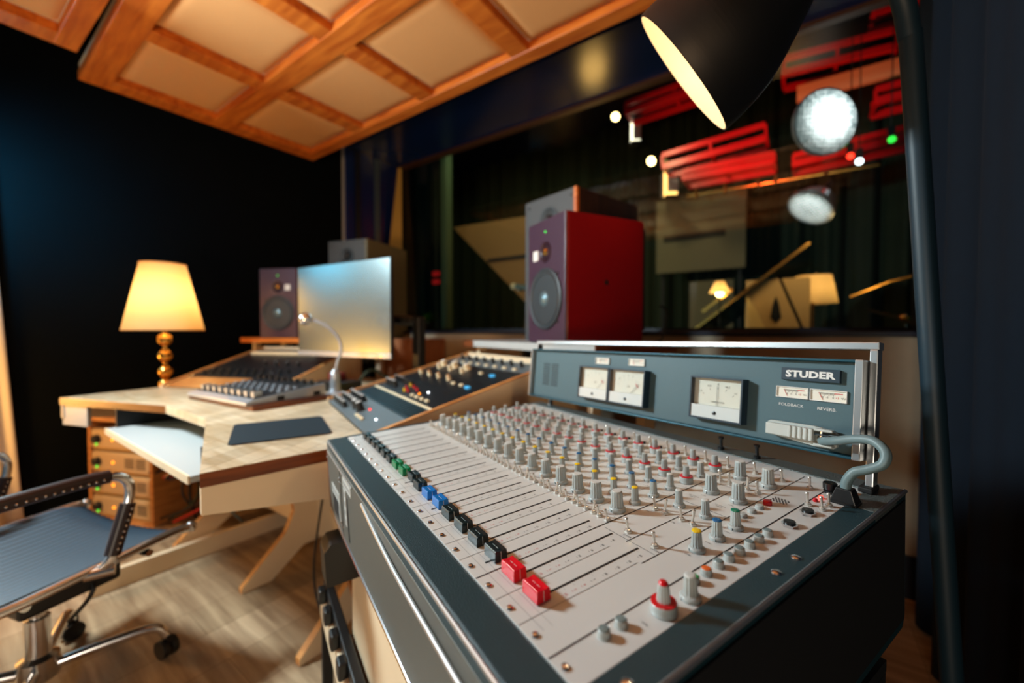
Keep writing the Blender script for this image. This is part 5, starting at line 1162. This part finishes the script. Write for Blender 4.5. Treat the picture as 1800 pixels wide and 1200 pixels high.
# grand piano with raised lid, lamp for a mirror image, baffle, cymbals
pn = live('grand_piano', 'black grand piano with raised gold edged lid in the live room', 'piano', 1.15, 3.0, 0)
outl = [(-0.05, 0.0), (1.35, 0.0), (1.42, 0.3), (1.30, 0.75), (0.95, 1.0), (0.75, 1.35), (0.45, 1.6), (0.1, 1.6), (-0.05, 1.35)]
MB().prism(outl, 0.66, 1.02, m_piano).build('case', pn, smooth=0, bevel=0.008)
for x, y in ((0.1, 0.15), (1.2, 0.2), (0.3, 1.4)): MB().lathe([(0.05, 0), (0.04, 0.3), (0.055, 0.66)], m_piano, 20, T(x, y, 0)).build('leg', pn)
LMx = T(0.06, 0.02, 1.10) @ RY(-math.atan2(0.60, 0.74))
MB().box(0, 0.98, 0, 1.3, -0.010, 0.014, m_piano).build('lid', pn, smooth=0, bevel=0.003, mx=LMx)
MB().box(0, 0.98, -0.006, 0.0, -0.008, 0.012, m_gold).build('lid_edge', pn, smooth=0, mx=LMx)
MB().box(0.15, 0.42, -0.02, -0.006, 0.06, 0.085, m_gold).build('lid_hinge', pn, smooth=0, mx=LMx)
MB().tube([(0.82, -0.03, 1.02), (0.64, -0.03, 1.50)], 0.010, m_piano, 10).build('prop_stick', pn)
for k in range(8): MB().sphere(0.011, m_gold, T(0.86+0.045*k+0.01*(k % 3), -0.015, 1.032), 10, 8).build('tuning_peg', pn)
bf = live('gobo_baffle', 'sand coloured upright panel behind the piano prop stick', 'panel', 1.77, 3.12, 0); MB().box(-0.20, 0.21, 0, 0.04, 1.03, 1.49, m_sand).build('panel', bf, smooth=0, bevel=0.005)
MB().prism([(-0.02, 1.30), (0.0, 1.36), (0.02, 1.30), (0.035, 1.20), (0.0, 1.16), (-0.035, 1.20)], 0, 0.008, m_blackmat, T(0, -0.001, 0) @ Matrix(((1, 0, 0, 0), (0, 0, -1, 0), (0, 1, 0, 0), (0, 0, 0, 1)))).build('dark_mark', bf, smooth=0)
MB().box(-0.02, 0.02, 0.04, 0.06, 1.02, 1.45, m_blackmat).build('brace', bf, smooth=0)
cy_ = live('leaf_reflection', 'curved cream page shape set in front of the sand coloured panel', 'reflected_shape', 1.66, 2.99, 1.022)  # leaf-shaped window reflection modelled as a thin cream sheet
MB().prism([(0.0, 0.0), (0.06, 0.0), (0.05, 0.10), (0.0, 0.22), (-0.07, 0.34), (-0.06, 0.20), (-0.04, 0.08)], 0, 0.01, mat('cream_reflection', srgb(250, 226, 160), 0.7), Matrix(((1, 0, 0, 0), (0, 0, -1, 0), (0, 1, 0, 0), (0, 0, 0, 1)))).build('reflection', cy_, smooth=0)
t = live('mirrored_lamp', 'yellow shaded lamp put on the piano as a mirror image of the table lamp, beside the sand coloured panel', 'lamp', 2.00, 3.37, 1.022)  # lamp built where the table lamp mirrors in the glass
MB().lathe([(0.07, 0), (0.06, 0.02), (0.01, 0.03), (0.01, 0.40)], m_gold, 24).build('base', t)
MB().lathe([(0.155, 0.29), (0.115, 0.50)], m_shade, 48, cap0=False, cap1=False).build('lamp_shade', t, smooth=60); MB().sphere(0.025, g_bulb, T(0, 0, 0.38), 14, 10).build('bulb', t)
lamp_light('mirrored_lamp_light', tuple(room_pt(2.00, 3.37, 1.41)), 2.2, (1, 0.58, 0.2), 0.03)
t = live('clip_lamp', 'small glowing lamp on a thin stand before the raised piano lid', 'lamp', 1.42, 2.90, 1.385)
MB().lathe([(0.03, 0.09), (0.075, 0.0)], m_shade, 28, cap0=True, cap1=False).build('lamp_shade', t); MB().sphere(0.028, g_bulb, T(0, 0, 0.0), 14, 10).build('bulb', t); MB().tube([(0, 0.0, -1.385), (0, 0.0, 0.0)], 0.006, m_black, 8).build('stem', t); MB().lathe([(0.10, -1.385), (0.10, -1.373), (0.01, -1.37)], m_black, 20).build('foot', t)
t = live('cymbal', 'tilted bronze cymbal on a stand at the lower right of the window', 'cymbal', 2.44, 2.80, 0)
M = T(0, 0, 1.165) @ RY(0.42) @ RX(0.12)
MB().lathe([(0.19, -0.012), (0.10, 0.0), (0.045, 0.006), (0.03, 0.022), (0.004, 0.026)], m_cymbal, 48, M).build('disc', t); MB().tube([(0, 0, 0.02), (0, 0, 1.20)], 0.010, m_black, 10).build('stand', t)
for a in range(3): MB().tube([(0, 0, 0.28), (0.22*math.cos(a*2.1), 0.22*math.sin(a*2.1), 0.012)], 0.008, m_black, 8).build('stand_leg', t)
t = live('microphone_boom', 'brass coloured boom arm reaching over the cymbal', 'microphone stand', 2.70, 3.1, 0)
MB().tube([(0, 0, 0.02), (0, 0, 1.42)], 0.011, m_black, 10).build('post', t); MB().tube([(0.05, 0, 1.46), (-0.18, 0, 1.45), (-0.30, 0, 1.42), (-0.50, 0, 1.33)], 0.012, m_gold, 10).build('boom', t)
for a in range(3): MB().tube([(0, 0, 0.2), (0.25*math.cos(a*2.1+1), 0.25*math.sin(a*2.1+1), 0.012)], 0.008, m_black, 8).build('stand_leg', t)
t = live('hanging_microphone', 'grey blue microphone with pale tip left of the burgundy speaker', 'microphone', -0.47, 3.05, 0)
MB().tube([(-0.02, 0, 1.54), (-0.10, 0, 1.575), (0.15, 0, 1.525)], 0.028, mat('mic_blue_grey', srgb(120, 140, 146), 0.35, 0.4), 14).build('body', t); MB().sphere(0.036, m_cream, T(-0.125, 0, 1.575), 14, 10).build('tip', t); MB().tube([(0.12, 0.03, 0.02), (0.12, 0.03, 1.52)], 0.010, m_black, 8).build('stand', t); MB().lathe([(0.14, 0), (0.14, 0.015), (0.02, 0.02)], m_black, 24, T(0.12, 0.03, 0)).build('stand_foot', t)
# light in the live room
def live_light(name, w, n, z, p, c, tgt=None, spot=None, size=0.08):
    return light(name, 'SPOT' if tgt else 'POINT', tuple(room_pt(w, n, z)), p, c, tuple(room_pt(*tgt)) if tgt else None, size, spot)
live_light('rig_red_lamp', 1.5, 3.3, 2.3, 60, (1, 0.10, 0.05), (1.7, 4.2, 3.5), 95)
live_light('rig_warm_lamp', 0.6, 3.6, 3.2, 26, (1, 0.75, 0.42), (0.9, 5.0, 2.2), 90)
live_light('cymbal_fill', 2.2, 2.6, 1.9, 14, (1, 0.55, 0.18), (2.5, 3.05, 1.2), 50)  # added so the cymbal shows, no fitting hangs here
live_light('rig_floor_lamp', 2.0, 2.7, 1.9, 8, (1, 0.62, 0.28), (1.9, 3.2, 1.2), 80)
live_light('live_side_fill', -0.6, 2.6, 3.6, 40, (0.85, 0.95, 0.55), (-1.5, 4.6, 1.8), 100)  # unseen light added to lift the dark end of the live room
